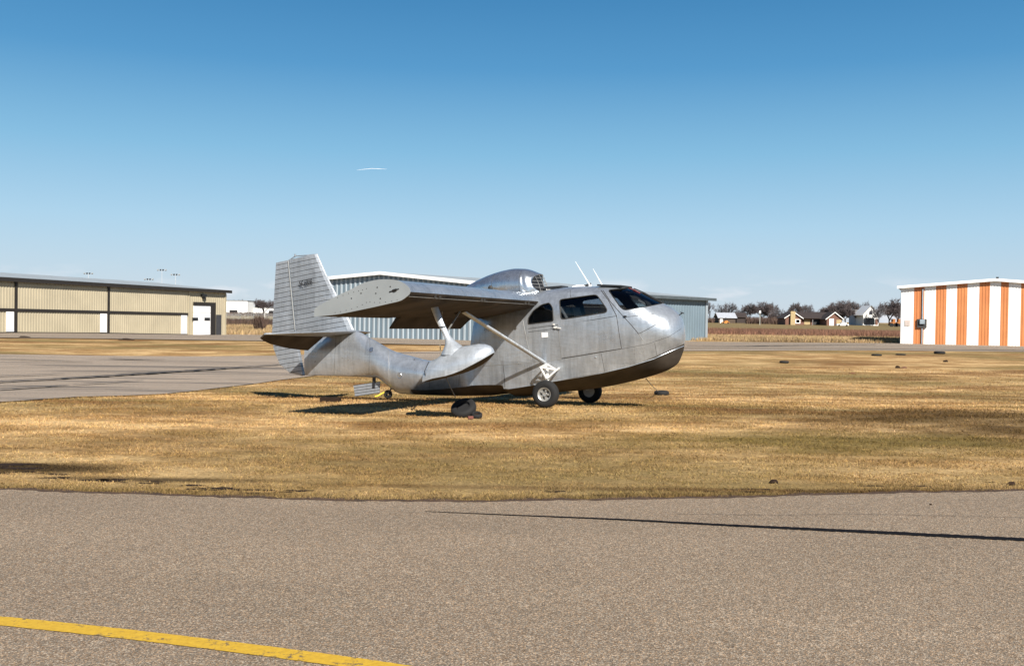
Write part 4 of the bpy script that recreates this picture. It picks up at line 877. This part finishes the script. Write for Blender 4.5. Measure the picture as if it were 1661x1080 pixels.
rw = Vector((gd.x, gd.y)).normalized(); LG2 = gd.length + .6; front = -rw * .35
def rp3(s_, u, dz=0):
    p = GL + gw * s_ + rw * u; return (p.x, p.y, gtop(s_) + .1 + dz)
mb = MB()
for dz in (0, -.1): mb.add([rp3(-.3, -.35, dz), rp3(sa, -.35, dz), rp3(sa, LG2, dz), rp3(-.3, LG2, dz)], [(0, 1, 2, 3)]); mb.add([rp3(sa, -.35, dz), rp3(LG + .45, -.35, dz), rp3(LG + .45, LG2, dz), rp3(sa, LG2, dz)], [(0, 1, 2, 3)])
BB(mb, 'roof', ROOFG)
mb = MB()
for s0, s1 in ((-.3, sa), (sa, LG + .45)):
    a = [rp3(s0, -.38, .03), rp3(s1, -.38, .03), rp3(s1, -.38, -.2), rp3(s0, -.38, -.2)]; b = [rp3(s0, -.33, .03), rp3(s1, -.33, .03), rp3(s1, -.33, -.2), rp3(s0, -.33, -.2)]
    mb.add(a + b, [(0, 1, 2, 3), (7, 6, 5, 4), (0, 4, 5, 1), (3, 2, 6, 7)])
BB(mb, 'rake_trim', WHITE)
mb = MB(); a = [rp3(LG + .45, -.35, .02), rp3(LG + .45, LG2, .02), rp3(LG + .45, LG2, -.2), rp3(LG + .45, -.35, -.2)]; b = [(x + .05 * gw.x, y + .05 * gw.y, z) for x, y, z in a]
mb.add(a + b, [(0, 1, 2, 3), (7, 6, 5, 4), (0, 4, 5, 1), (3, 2, 6, 7), (1, 5, 6, 2)]); BB(mb, 'eave_trim', plain('slate_trim', (.09, .11, .12), .6, kind='world'))
# striped hangar
ORG = plain('orange_paint', (.68, .255, .085), .55, var=.12, scale=.7, kind='world', dirt=(.45, .13, .04)); WST = plain('white_steel', (.80, .78, .74), .5, var=.08, scale=.7, kind='world')
SA = Vector((29.5, 75.6)); SB = SA + Vector((8.1, -3.5)).normalized() * 12.8; shh = empty('striped_hangar', (SA.x, SA.y, 0)); tag(shh, 'orange and white vertically striped hangar gable at the right edge', 'hangar')
def SBd(mb, name, mat, par=None, **kw): loc_shift(mb, shh.location); return mb.build(name, mat, par or shh, **kw)
bd = [on_wall(x, 520, SA, SB)[0] for x in (1482, 1499, 1517, 1534, 1552, 1569, 1587, 1604, 1622, 1636, 1655)]
while bd[-1] < 12.5: bd.append(bd[-1] + (.78 if len(bd) % 2 else .85))
sf = lambda s_: sum(1 for b in bd if b < s_) % 2
st_ = lambda s_: 4.82 - .083 * abs(s_ - 6.4)
mb = MB(); ribs(mb, SA, SB, 0, st_, .203, .018, matf=sf, frac=.5); SBd(mb, 'gable_wall', [WST, ORG])
sw = (SB - SA).normalized(); sn = Vector((-sw.y, sw.x))
mb = MB(); ribs(mb, SA + sn * 14, SA, 0, 4.27, .3, .03); SBd(mb, 'side_wall', WST); mb = MB(); ribs(mb, SB, SB + sn * 14, 0, 4.27, .3, .03); SBd(mb, 'side_wall', WST)
def sp3(s_, u, dz=0): p = SA + sw * s_ + sn * u; return (p.x, p.y, st_(s_) + .1 + dz)
mb = MB()
for dz in (0, -.08): mb.add([sp3(-.3, -.3, dz), sp3(6.4, -.3, dz), sp3(6.4, 14, dz), sp3(-.3, 14, dz)], [(0, 1, 2, 3)]); mb.add([sp3(6.4, -.3, dz), sp3(13.1, -.3, dz), sp3(13.1, 14, dz), sp3(6.4, 14, dz)], [(0, 1, 2, 3)])
SBd(mb, 'roof', ROOFG)
mb = MB()
for s0, s1 in ((-.3, 6.4), (6.4, 13.1)):
    a = [sp3(s0, -.33, .03), sp3(s1, -.33, .03), sp3(s1, -.33, -.17), sp3(s0, -.33, -.17)]; b = [sp3(s0, -.28, .03), sp3(s1, -.28, .03), sp3(s1, -.28, -.17), sp3(s0, -.28, -.17)]
    mb.add(a + b, [(0, 1, 2, 3), (7, 6, 5, 4), (0, 4, 5, 1), (3, 2, 6, 7)])
SBd(mb, 'rake_trim', WST)
s_, z_ = on_wall(1495.5, 525, SA, SB); eb = MB(); slab(eb, SA, SB, s_ - .33, s_ + .33, z_ - .3, z_ + .35, .04, .12); ebo = SBd(eb, 'meter_board', plain('dark_board', (.05, .05, .05), .7))
mb = MB(); slab(mb, SA, SB, s_ - .15, s_ + .2, z_ - .02, z_ + .32, .17, .12); slab(mb, SA, SB, s_ - .02, s_ + .06, z_ + .35, st_(s_) - .2, .05, .06); slab(mb, SA, SB, s_ - .02, s_ + .06, .05, z_ - .3, .05, .06); SBd(mb, 'meter_box', plain('grey_box', (.35, .42, .47), .5))
px_, pz_ = on_wall(1620, 452, SA, SB); mb = MB(); p = SA + sw * px_ + sn * 2; mb.tube([(p.x, p.y, 4.7), (p.x, p.y, 5.05)], .05, 8); mb.tube([(p.x, p.y, 5.05), (p.x, p.y, 5.15)], .1, 8); SBd(mb, 'roof_cap', DARK)
s_, z_ = on_wall(1472, 524, SA, SB); mb = MB(); slab(mb, SA, SB, s_ - .18, s_ + .18, z_ - .22, z_ + .22, .035, .012); SBd(mb, 'notice', plain('faded_notice', (.68, .58, .52), .7))
# ---------------------------------------------------------------- far buildings
def house_pt(px, Y): p = at_depth(px, 520, Y); return p.x
def gable_house(name, px0, px1, Y, z_eave, z_ridge, depth, wallm, roofm, label, ridge='x', rz=0, wins=(), over=.5, trim=None):
    x0, x1 = house_pt(px0, Y), house_pt(px1, Y); cx = (x0 + x1) / 2; g_ = zg(cx, Y); e = empty(name, (cx, Y, g_), rz); tag(e, label, 'house'); hw = (x1 - x0) / 2
    mb = MB()
    if ridge == 'x':
        mb.add([(-hw, 0, -.3), (hw, 0, -.3), (hw, 0, z_eave), (-hw, 0, z_eave)], [(0, 1, 2, 3)]); mb.add([(-hw, depth, -.3), (hw, depth, -.3), (hw, depth, z_eave), (-hw, depth, z_eave)], [(0, 1, 2, 3)])
        for s in (-1, 1): mb.add([(s * hw, 0, -.3), (s * hw, depth, -.3), (s * hw, depth, z_eave), (s * hw, depth / 2, z_ridge), (s * hw, 0, z_eave)], [(0, 1, 2, 3, 4)])
        rf = MB(); o = over
        for dz in (.05, .22): rf.add([(-hw - o, -o, z_eave - .1 + dz), (hw + o, -o, z_eave - .1 + dz), (hw + o, depth / 2, z_ridge + dz), (-hw - o, depth / 2, z_ridge + dz), (hw + o, depth + o, z_eave - .1 + dz), (-hw - o, depth + o, z_eave - .1 + dz)], [(0, 1, 2, 3), (3, 2, 4, 5)])
        rf.box((0, -o - .02, z_eave + .03), (2 * hw + 2 * o, .04, .22))
    else:
        mb.add([(-hw, 0, -.3), (hw, 0, -.3), (hw, 0, z_eave), (0, 0, z_ridge), (-hw, 0, z_eave)], [(0, 1, 2, 3, 4)]); mb.add([(-hw, depth, -.3), (hw, depth, -.3), (hw, depth, z_eave), (0, depth, z_ridge), (-hw, depth, z_eave)], [(0, 1, 2, 3, 4)])
        for s in (-1, 1): mb.add([(s * hw, 0, -.3), (s * hw, depth, -.3), (s * hw, depth, z_eave), (s * hw, 0, z_eave)], [(0, 1, 2, 3)])
        rf = MB(); o = over; k = (z_ridge - z_eave) / hw
        for dz in (.05, .22): rf.add([(-hw - o, -o, z_eave - k * o + dz), (0, -o, z_ridge + dz), (hw + o, -o, z_eave - k * o + dz), (hw + o, depth + o, z_eave - k * o + dz), (0, depth + o, z_ridge + dz), (-hw - o, depth + o, z_eave - k * o + dz)], [(0, 1, 4, 5), (1, 2, 3, 4)])
        if trim:
            tr = MB()
            for s in (-1, 1): tr.add([(s * (hw + o), -o - .03, z_eave - k * o - .02), (0, -o - .03, z_ridge - .02), (0, -o - .03, z_ridge + .26), (s * (hw + o), -o - .03, z_eave - k * o + .26)], [(0, 1, 2, 3)])
            tr.build('roof_trim', trim, e)
    mb.build('wall', wallm, e); rf.build('roof', roofm, e)
    for nm, xa, xb, za_, zb2, m_ in wins:
        q = MB(); q.box(((xa + xb) / 2, -.04, (za_ + zb2) / 2), (xb - xa, .08, zb2 - za_)); q.build(nm, m_, e)
    return e, hw
BRK = plain('brick_wall', (.20, .10, .07), .9, kind='world'); TANB = plain('tan_stone', (.50, .38, .20), .9); RFB = plain('brown_shingle', (.045, .032, .028), .85, kind='world', scale=1); RFG = plain('grey_shingle', (.22, .22, .22), .85, kind='world'); HW_ = plain('white_siding', (.8, .79, .76), .6, var=.08, kind='world')
WINM = plain('house_window', (.04, .045, .055), .2)
Yh = 320; m = .2     # metres a pixel spans there
e, hw = gable_house('ranch_house', 1274, 1300, Yh, 2.3, 4.0, 9, BRK, RFB, 'brick ranch house with long low brown roof and tan chimney beyond the field', 'y', trim=HW_, wins=[('window', .6, 2.2, .5, 1.9, HW_), ('window_pane', .85, 1.95, .75, 1.7, WINM)])
q = MB(); q.box((-.4, -.5, 2.1), (1.5, .8, 4.6)); q.build('chimney', TANB, e)
q = MB(); hw2 = hw; q.add([(hw, 1.0, -.3), (hw + 9.5, 1.0, -.3), (hw + 9.5, 1.0, 2.4), (hw, 1.0, 2.4)], [(0, 1, 2, 3)]); q.build('long_wall', BRK, e)
q = MB(); 
for dz in (0, .2): q.add([(hw - .4, -.4, 2.25 + dz), (hw + 10.5, -.4, 2.25 + dz), (hw + 10.5, 5, 4.1 + dz), (hw - 2, 5, 4.1 + dz)], [(0, 1, 2, 3)])
q.box((hw + 5, -.45, 2.3), (11, .06, .3)); q.build('long_roof', RFB, e)
for xa, mm in ((hw + 1.2, TANB), (hw + 4.2, DARK), (hw + 7.0, DARK)): q = MB(); q.box((xa + .9, .93, 1.0), (1.9, .1, 1.7)); q.build('window', mm, e)
for xa in (hw + 3.6, hw + 6.4): q = MB(); q.box((xa, .0, 1.05), (.22, .2, 2.3)); q.build('porch_post', RFG, e)
e2, hg = gable_house('garage', 1341, 1366, Yh - 6, 2.2, 4.1, 7, BRK, RFB, 'garage with white roof edge joined at the right end of the ranch house', 'y', trim=HW_, wins=[('garage_door', -1.6, -.2, 0, 2.2, HW_), ('garage_door', .6, 2.2, 0, 1.9, TANB)])
gable_house('white_house', 1400, 1425, Yh + 15, 3.8, 6.6, 8, HW_, HW_, 'two storey white farmhouse with dark porch among bare trees', 'y', wins=[('porch', -2.3, 1.2, .4, 2.6, WINM), ('window', -.6, .5, 3.7, 4.8, WINM), ('side_window', 1.5, 2.4, .3, 2.3, BRK)])
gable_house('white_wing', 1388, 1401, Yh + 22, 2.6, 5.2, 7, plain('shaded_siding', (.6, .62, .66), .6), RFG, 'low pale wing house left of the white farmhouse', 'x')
gable_house('grey_roof_house', 1166, 1193, 360, 1.9, 3.6, 7, plain('brown_wall', (.10, .07, .05), .9), plain('pale_roof', (.50, .53, .58), .6), 'small dark house with pale grey roof left of the round bare tree', 'x', wins=[('white_door', -2.6, -1.6, 0, 1.7, HW_)])
gable_house('dark_shed', 1195, 1210, 365, 2.2, 3.7, 6, RFB, RFB, 'dark shed right of the grey roofed house', 'x')
# orange machine and parked car
def machine(px, Y, w_, h_, mat, label, name, cat):
    x = house_pt(px, Y); e = empty(name, (x, Y, zg(x, Y))); tag(e, label, cat); q = MB(); q.box((0, 0, h_ * .35), (w_, 1.6, h_ * .35)); q.box((w_ * .1, 0, h_ * .68), (w_ * .4, 1.4, h_ * .35)); q.build('body', mat, e)
    for s in (-1, 1): q = MB(); q.lathe([(0, -.15), (h_ * .22, -.15), (h_ * .22, .15), (0, .15)], (s * w_ * .32, -.75, h_ * .22), 'y', 14); q.build('wheel', RUB, e)
    return e
OR2 = plain('machine_orange', (.65, .24, .03), .6)
e = machine(1176.5, 330, 2.4, 1.2, OR2, 'orange yellow tractor in the field left of the round bare tree', 'tractor', 'tractor'); q = MB(); q.tube([(0, 0, 1), (.2, 0, 2.0)], .18, 6); q.build('seat_back', DARK, e)
machine(1366, 300, 3.6, 1.3, HW_, 'low white car parked before the garage', 'parked_car', 'car')
for i, (px, lab) in enumerate(((1448, 'rust orange trailer beside the striped hangar, left one'), (1457, 'rust orange trailer tucked against the striped hangar corner'))): machine(px, 300, 1.9, 2.8, plain('rust_orange_%d' % i, (.42, .16, .04), .8), lab, 'trailer', 'trailer')
# white plant far left
WB = plain('far_white_wall', (.74, .74, .72), .7, var=.1, scale=.1, kind='world')
for px0, px1, Y, ztop_, lab in ((340, 401, 400, 487.8, 'taller flat roofed white factory block seen right of the tan hangar'), (399, 470, 410, 499.5, 'long low white factory wing behind the tail fin')):
    x0, x1 = house_pt(px0, Y), house_pt(px1, Y); g_ = zg(x0, Y); zt_ = at_depth((px0 + px1) / 2, ztop_, Y).z; e = empty('factory', ((x0 + x1) / 2, Y, g_)); tag(e, lab, 'factory')
    q = MB(); q.box((0, 6, (zt_ - g_) / 2), (x1 - x0, 12, zt_ - g_)); q.build('wall', WB, e); q = MB(); q.box((0, 6, zt_ - g_ + .1), (x1 - x0 + .3, 12.3, .25)); q.build('roof_edge', RFG, e)
    q = MB()
    for k in range(int((x1 - x0) / 3)): q.box((-(x1 - x0) / 2 + 1.5 + 3 * k, -.03, (zt_ - g_) / 2), (.12, .06, zt_ - g_ - .2))
    q.build('panel_joint', plain('joint_grey', (.5, .5, .5), .7), e)
    q = MB(); q.box((2, -.05, 1.2), (3.2, .1, 2.2)); q.build('loading_door', DARK, e)
# chain-link fence in the gap
FM = plain('fence_steel', (.40, .42, .42), .5, .5)
fy = 190; e = empty('chain_fence', (house_pt(400, fy), fy, 0)); tag(e, 'grey chain link fence crossing the gap right of the tan hangar', 'fence'); x0, x1 = house_pt(345, fy) - e.location.x, house_pt(475, fy) - e.location.x
k = 0; x = x0
while x < x1: q = MB(); q.tube([(x, 0, -.1), (x, 0, 1.7)], .05, 6); q.build('fence_post', FM, e); x += 2.6
q = MB(); q.tube([(x0, 0, 1.65), (x1, 0, 1.65)], .03, 5)
xx = x0
while xx < x1 + 1.6: 
    for s in (-1, 1):
        a, b = (xx, xx - s * 0), 0
        q.tube([(xx, 0, .05), (xx + s * 1.55, 0, 1.6)], .009, 3, cap=False)
    xx += .22
q.build('mesh', FM, e)
# ---------------------------------------------------------------- bare trees
BARK = plain('bark', (.045, .034, .03), .9); TWIG = plain('twigs_brown', (.105, .082, .08), .9); TWG2 = plain('twigs_grey', (.14, .13, .14), .9)
def tree_mesh(seed, dense=1.0, shape='vase', spread=.55):
    r = random.Random(seed); tr = MB(); cw = MB()
    def perp(d, a):
        u = d.cross(Vector((0, 0, 1)) if abs(d.z) < .95 else Vector((1, 0, 0))).normalized(); v = d.cross(u); return u * math.cos(a) + v * math.sin(a)
    def grow(p, d, L_, rad, lev):
        n = 3; pts = [p]; q = p; dd = d
        for i in range(n):
            dd = (dd + Vector((r.uniform(-.16, .16), r.uniform(-.16, .16), r.uniform(-.05, .14)))).normalized(); q = q + dd * L_ / n; pts.append(q)
        rr = [rad, rad * .85, rad * .7, rad * .55]
        if lev <= 2: tr.tube(pts, rr, 5 if lev < 2 else 4, cap=False)
        else: cw.tube(pts[::(3 if lev > 3 else 1)], ([rr[0], rr[-1]] if lev > 3 else rr), 3, cap=False)
        if lev >= 5: return
        if lev == 4 and r.random() < .45: return
        kids = (4 if lev == 0 else 4 if lev < 3 else 5)
        kids = max(2, round(kids * (dense if lev > 1 else 1)))
        for k in range(kids):
            t = r.uniform(.35, 1) if lev else r.uniform(.65, 1); b = pts[0].lerp(pts[-1], t) if lev > 3 else pts[min(3, int(t * 3))].lerp(pts[min(3, int(t * 3) + 1)], t * 3 % 1)
            sp_ = spread * r.uniform(.7, 1.5); nd = (dd * math.cos(sp_) + perp(dd, k * 2.4 + r.uniform(0, 1.5)) * math.sin(sp_)); nd.z = nd.z * .9 + .12
            grow(b, nd.normalized(), L_ * r.uniform(.62, .82), max(.0032, rad * .5), lev + 1)
    grow(Vector((0, 0, -.1)), Vector((0, 0, 1)), .26, .022, 0)
    zm = max(v[2] for v in cw.v); xm = sorted(abs(v[0]) for v in cw.v)[int(len(cw.v) * .97)]
    for b_ in (tr, cw): b_.v = [(x / xm * .5, y / xm * .5, z / zm) for x, y, z in b_.v]
    return tr, cw
def thick(mb, k): return mb
meshes = []
for i, (sd_, den, sp_) in enumerate(((3, 1.0, .5), (8, 1.25, .62), (15, .8, .45), (21, 1.4, .7))):
    tr, cw = tree_mesh(sd_, den, spread=sp_)
    a = tr.build('trunk', BARK, None, recalc=False); b = cw.build('crown', TWIG if i % 2 else TWG2, None, recalc=False); meshes.append((a.data, b.data)); D.objects.remove(a); D.objects.remove(b)
def tree(px, top, wpx, Y, kind, label):
    x = house_pt(px, Y); g_ = zg(x, Y); h_ = at_depth(px, top, Y).z - g_; w_ = wpx * Y / F; e = empty('bare_tree', (x, Y, g_), random.uniform(0, 6)); tag(e, label, 'tree', 'bare trees on the horizon')
    e.scale = (w_, w_, h_)
    for me_, nm in zip(meshes[kind], ('trunk', 'crown')): o = D.objects.new(nm, me_); COL.objects.link(o); o.parent = e
TR = [(1152, 486, 22, 400, 0, 'bare tree just beyond the right end of the blue hangar'), (1168, 492, 20, 430, 2, 'thin bare tree behind the left end of the grey roofed house'), (1184, 488, 26, 420, 0, 'forked bare tree rising behind the grey roofed house'),
      (1200, 497, 18, 440, 2, 'small faint bare tree behind the dark shed'), (1216, 489, 24, 380, 1, 'left one of the two dense brown bare trees by the pole'), (1235, 487, 34, 385, 3, 'wide dense brown bare tree right behind the thin pole'), (1247, 488, 22, 395, 1, 'tall narrow bare tree at the right side of the dense pair'),
      (1268, 497, 26, 370, 2, 'pale loose bare tree left of the ranch house chimney'), (1256, 506, 20, 360, 3, 'low bushy bare tree in the dark scrub left of the ranch house'), (1291, 488, 26, 400, 1, 'dark bare tree standing over the ranch house gable'), (1306, 491, 24, 410, 0, 'bare tree over the left part of the long brown roof'), (1322, 500, 22, 430, 2, 'small faint bare tree over the middle of the long brown roof'),
      (1346, 488, 30, 372, 3, 'left end tree of the dark rounded clump behind the garage'), (1362, 484.5, 40, 366, 3, 'biggest dark round crowned bare tree behind the garage'), (1380, 485, 30, 374, 1, 'right end tree of the dark rounded clump behind the garage'), (1372, 490, 30, 340, 3, 'nearer dark bare tree in the rounded clump, over the garage right end'), (1398, 489, 22, 420, 0, 'grey bare tree behind the pale wing of the farmhouse'), (1410, 486, 20, 430, 2, 'thin bare tree above the white farmhouse ridge'),
      (1426, 494, 26, 330, 0, 'nearest trunked bare tree in front of the right side of the farmhouse'), (1441, 482, 38, 345, 3, 'tall wide bare tree between farmhouse and striped hangar'), (1456, 486, 26, 350, 1, 'bare tree partly hidden by the striped hangar corner'),
      (372, 485, 22, 520, 2, 'faint bare tree above the tan hangar corner'), (385, 484, 24, 520, 0, 'bare tree above the taller factory block'), (399, 485, 20, 530, 2, 'thin bare tree at the right end of the taller factory block'), (410, 487, 24, 540, 1, 'hazy bare tree over the low factory wing, left of the dark one'), (429, 483, 30, 385, 1, 'dark bare tree standing before the low factory wing'), (441, 485, 26, 520, 0, 'bare tree over the low factory wing touching the fin'), (420, 488, 26, 540, 3, 'broad faint bare tree behind the low factory wing')]
for t in TR: tree(*t)
# scrub below the trees
def scrub(name, n, px0, px1, Y0, Y1, h_, w_, mat, label):
    y = rng.uniform(Y0, Y1, n); px = rng.uniform(px0, px1, n); x = (px - CX) / F * y; z = np.array([zg(a, b) for a, b in zip(x, y)])
    blades(name, np.stack([x, y, z], 1), h_, w_, mat, .5, label=label, cat='brush')
scrub('scrub', 2500, 1210, 1275, 335, 350, 2.2, .3, M_BRN, 'dark scrub under the trees left of the ranch house'); scrub('scrub', 1500, 366, 450, 380, 392, 1.4, .4, M_BRN, 'dark hedge line at the foot of the factory'); scrub('scrub', 1600, 1145, 1215, 372, 392, 1.8, .35, M_BRN, 'dark scrub around the grey roofed house')
scrub('bush', 900, 415, 428, 110, 113, 1.6, .12, M_BRN, 'dark round bush in the rough grass beside the tail')
# poles
def pole(px, base_y, top_y, Y, r, mat, name, label, cat, lamp=None):
    x = house_pt(px, Y); g_ = zg(x, Y); z = at_depth(px, top_y, Y).z; e = empty(name, (x, Y, g_)); tag(e, label, cat); q = MB(); q.tube([(0, 0, -.2), (0, 0, z - g_)], [r, r * .6], 8); q.build('pole', mat, e)
    if lamp == 'flood':
        q = MB(); q.box((0, 0, z - g_), (4, .15, .15)); q.build('crossbar', mat, e)
        for k in range(4): q = MB(); q.box((-1.65 + 1.1 * k, -.2, z - g_ + .3), (.6, .3, .5), rx=R(-20)); q.build('floodlight', DARK if k in (1, 2) else FM, e)
    elif lamp: q = MB(); q.box((0, 0, z - g_ - .3), (.5, .3, .7)); q.build('lamp_head', HW_, e)
pole(1232.5, 527, 504, 300, .14, plain('grey_pole', (.5, .48, .42), .7), 'utility_pole', 'thin pale pole standing in front of the dense brown bare trees', 'pole', 'lamp')
pole(429.5, 520, 499, 185, .06, HW_, 'marker_pole', 'thin white pole beside the chain fence near the fin', 'pole')
PS = plain('pale_steel', (.55, .58, .62), .6)
for px, ty_, lab in ((262, 439, 'stadium floodlight mast with dark lamps above the tan hangar, tallest of the group'), (284, 446.5, 'stadium floodlight mast with faint lamps right of the tallest one'), (143, 444.5, 'stadium floodlight mast with faint lamps above the tan hangar, farthest left'), (241, 454, 'lowest stadium floodlight mast just above the tan hangar roof')): pole(px, 0, ty_, 420, .16, PS, 'floodlight_mast', lab, 'floodlight', 'flood')

a = at_depth(579, 276, 2500); b = at_depth(603, 273.6, 2504); c = at_depth(627, 274.6, 2510); mb = MB(); mb.tube([a, a.lerp(b, .5), b, b.lerp(c, .5), c], [.1, .3, .36, .36, .1], 8)
tag(mb.build('contrail', plain('vapour_white', (.9, .9, .9), .9, var=.05), smooth=60), 'short thin white vapour trail high in the blue sky', 'contrail', kind='stuff')
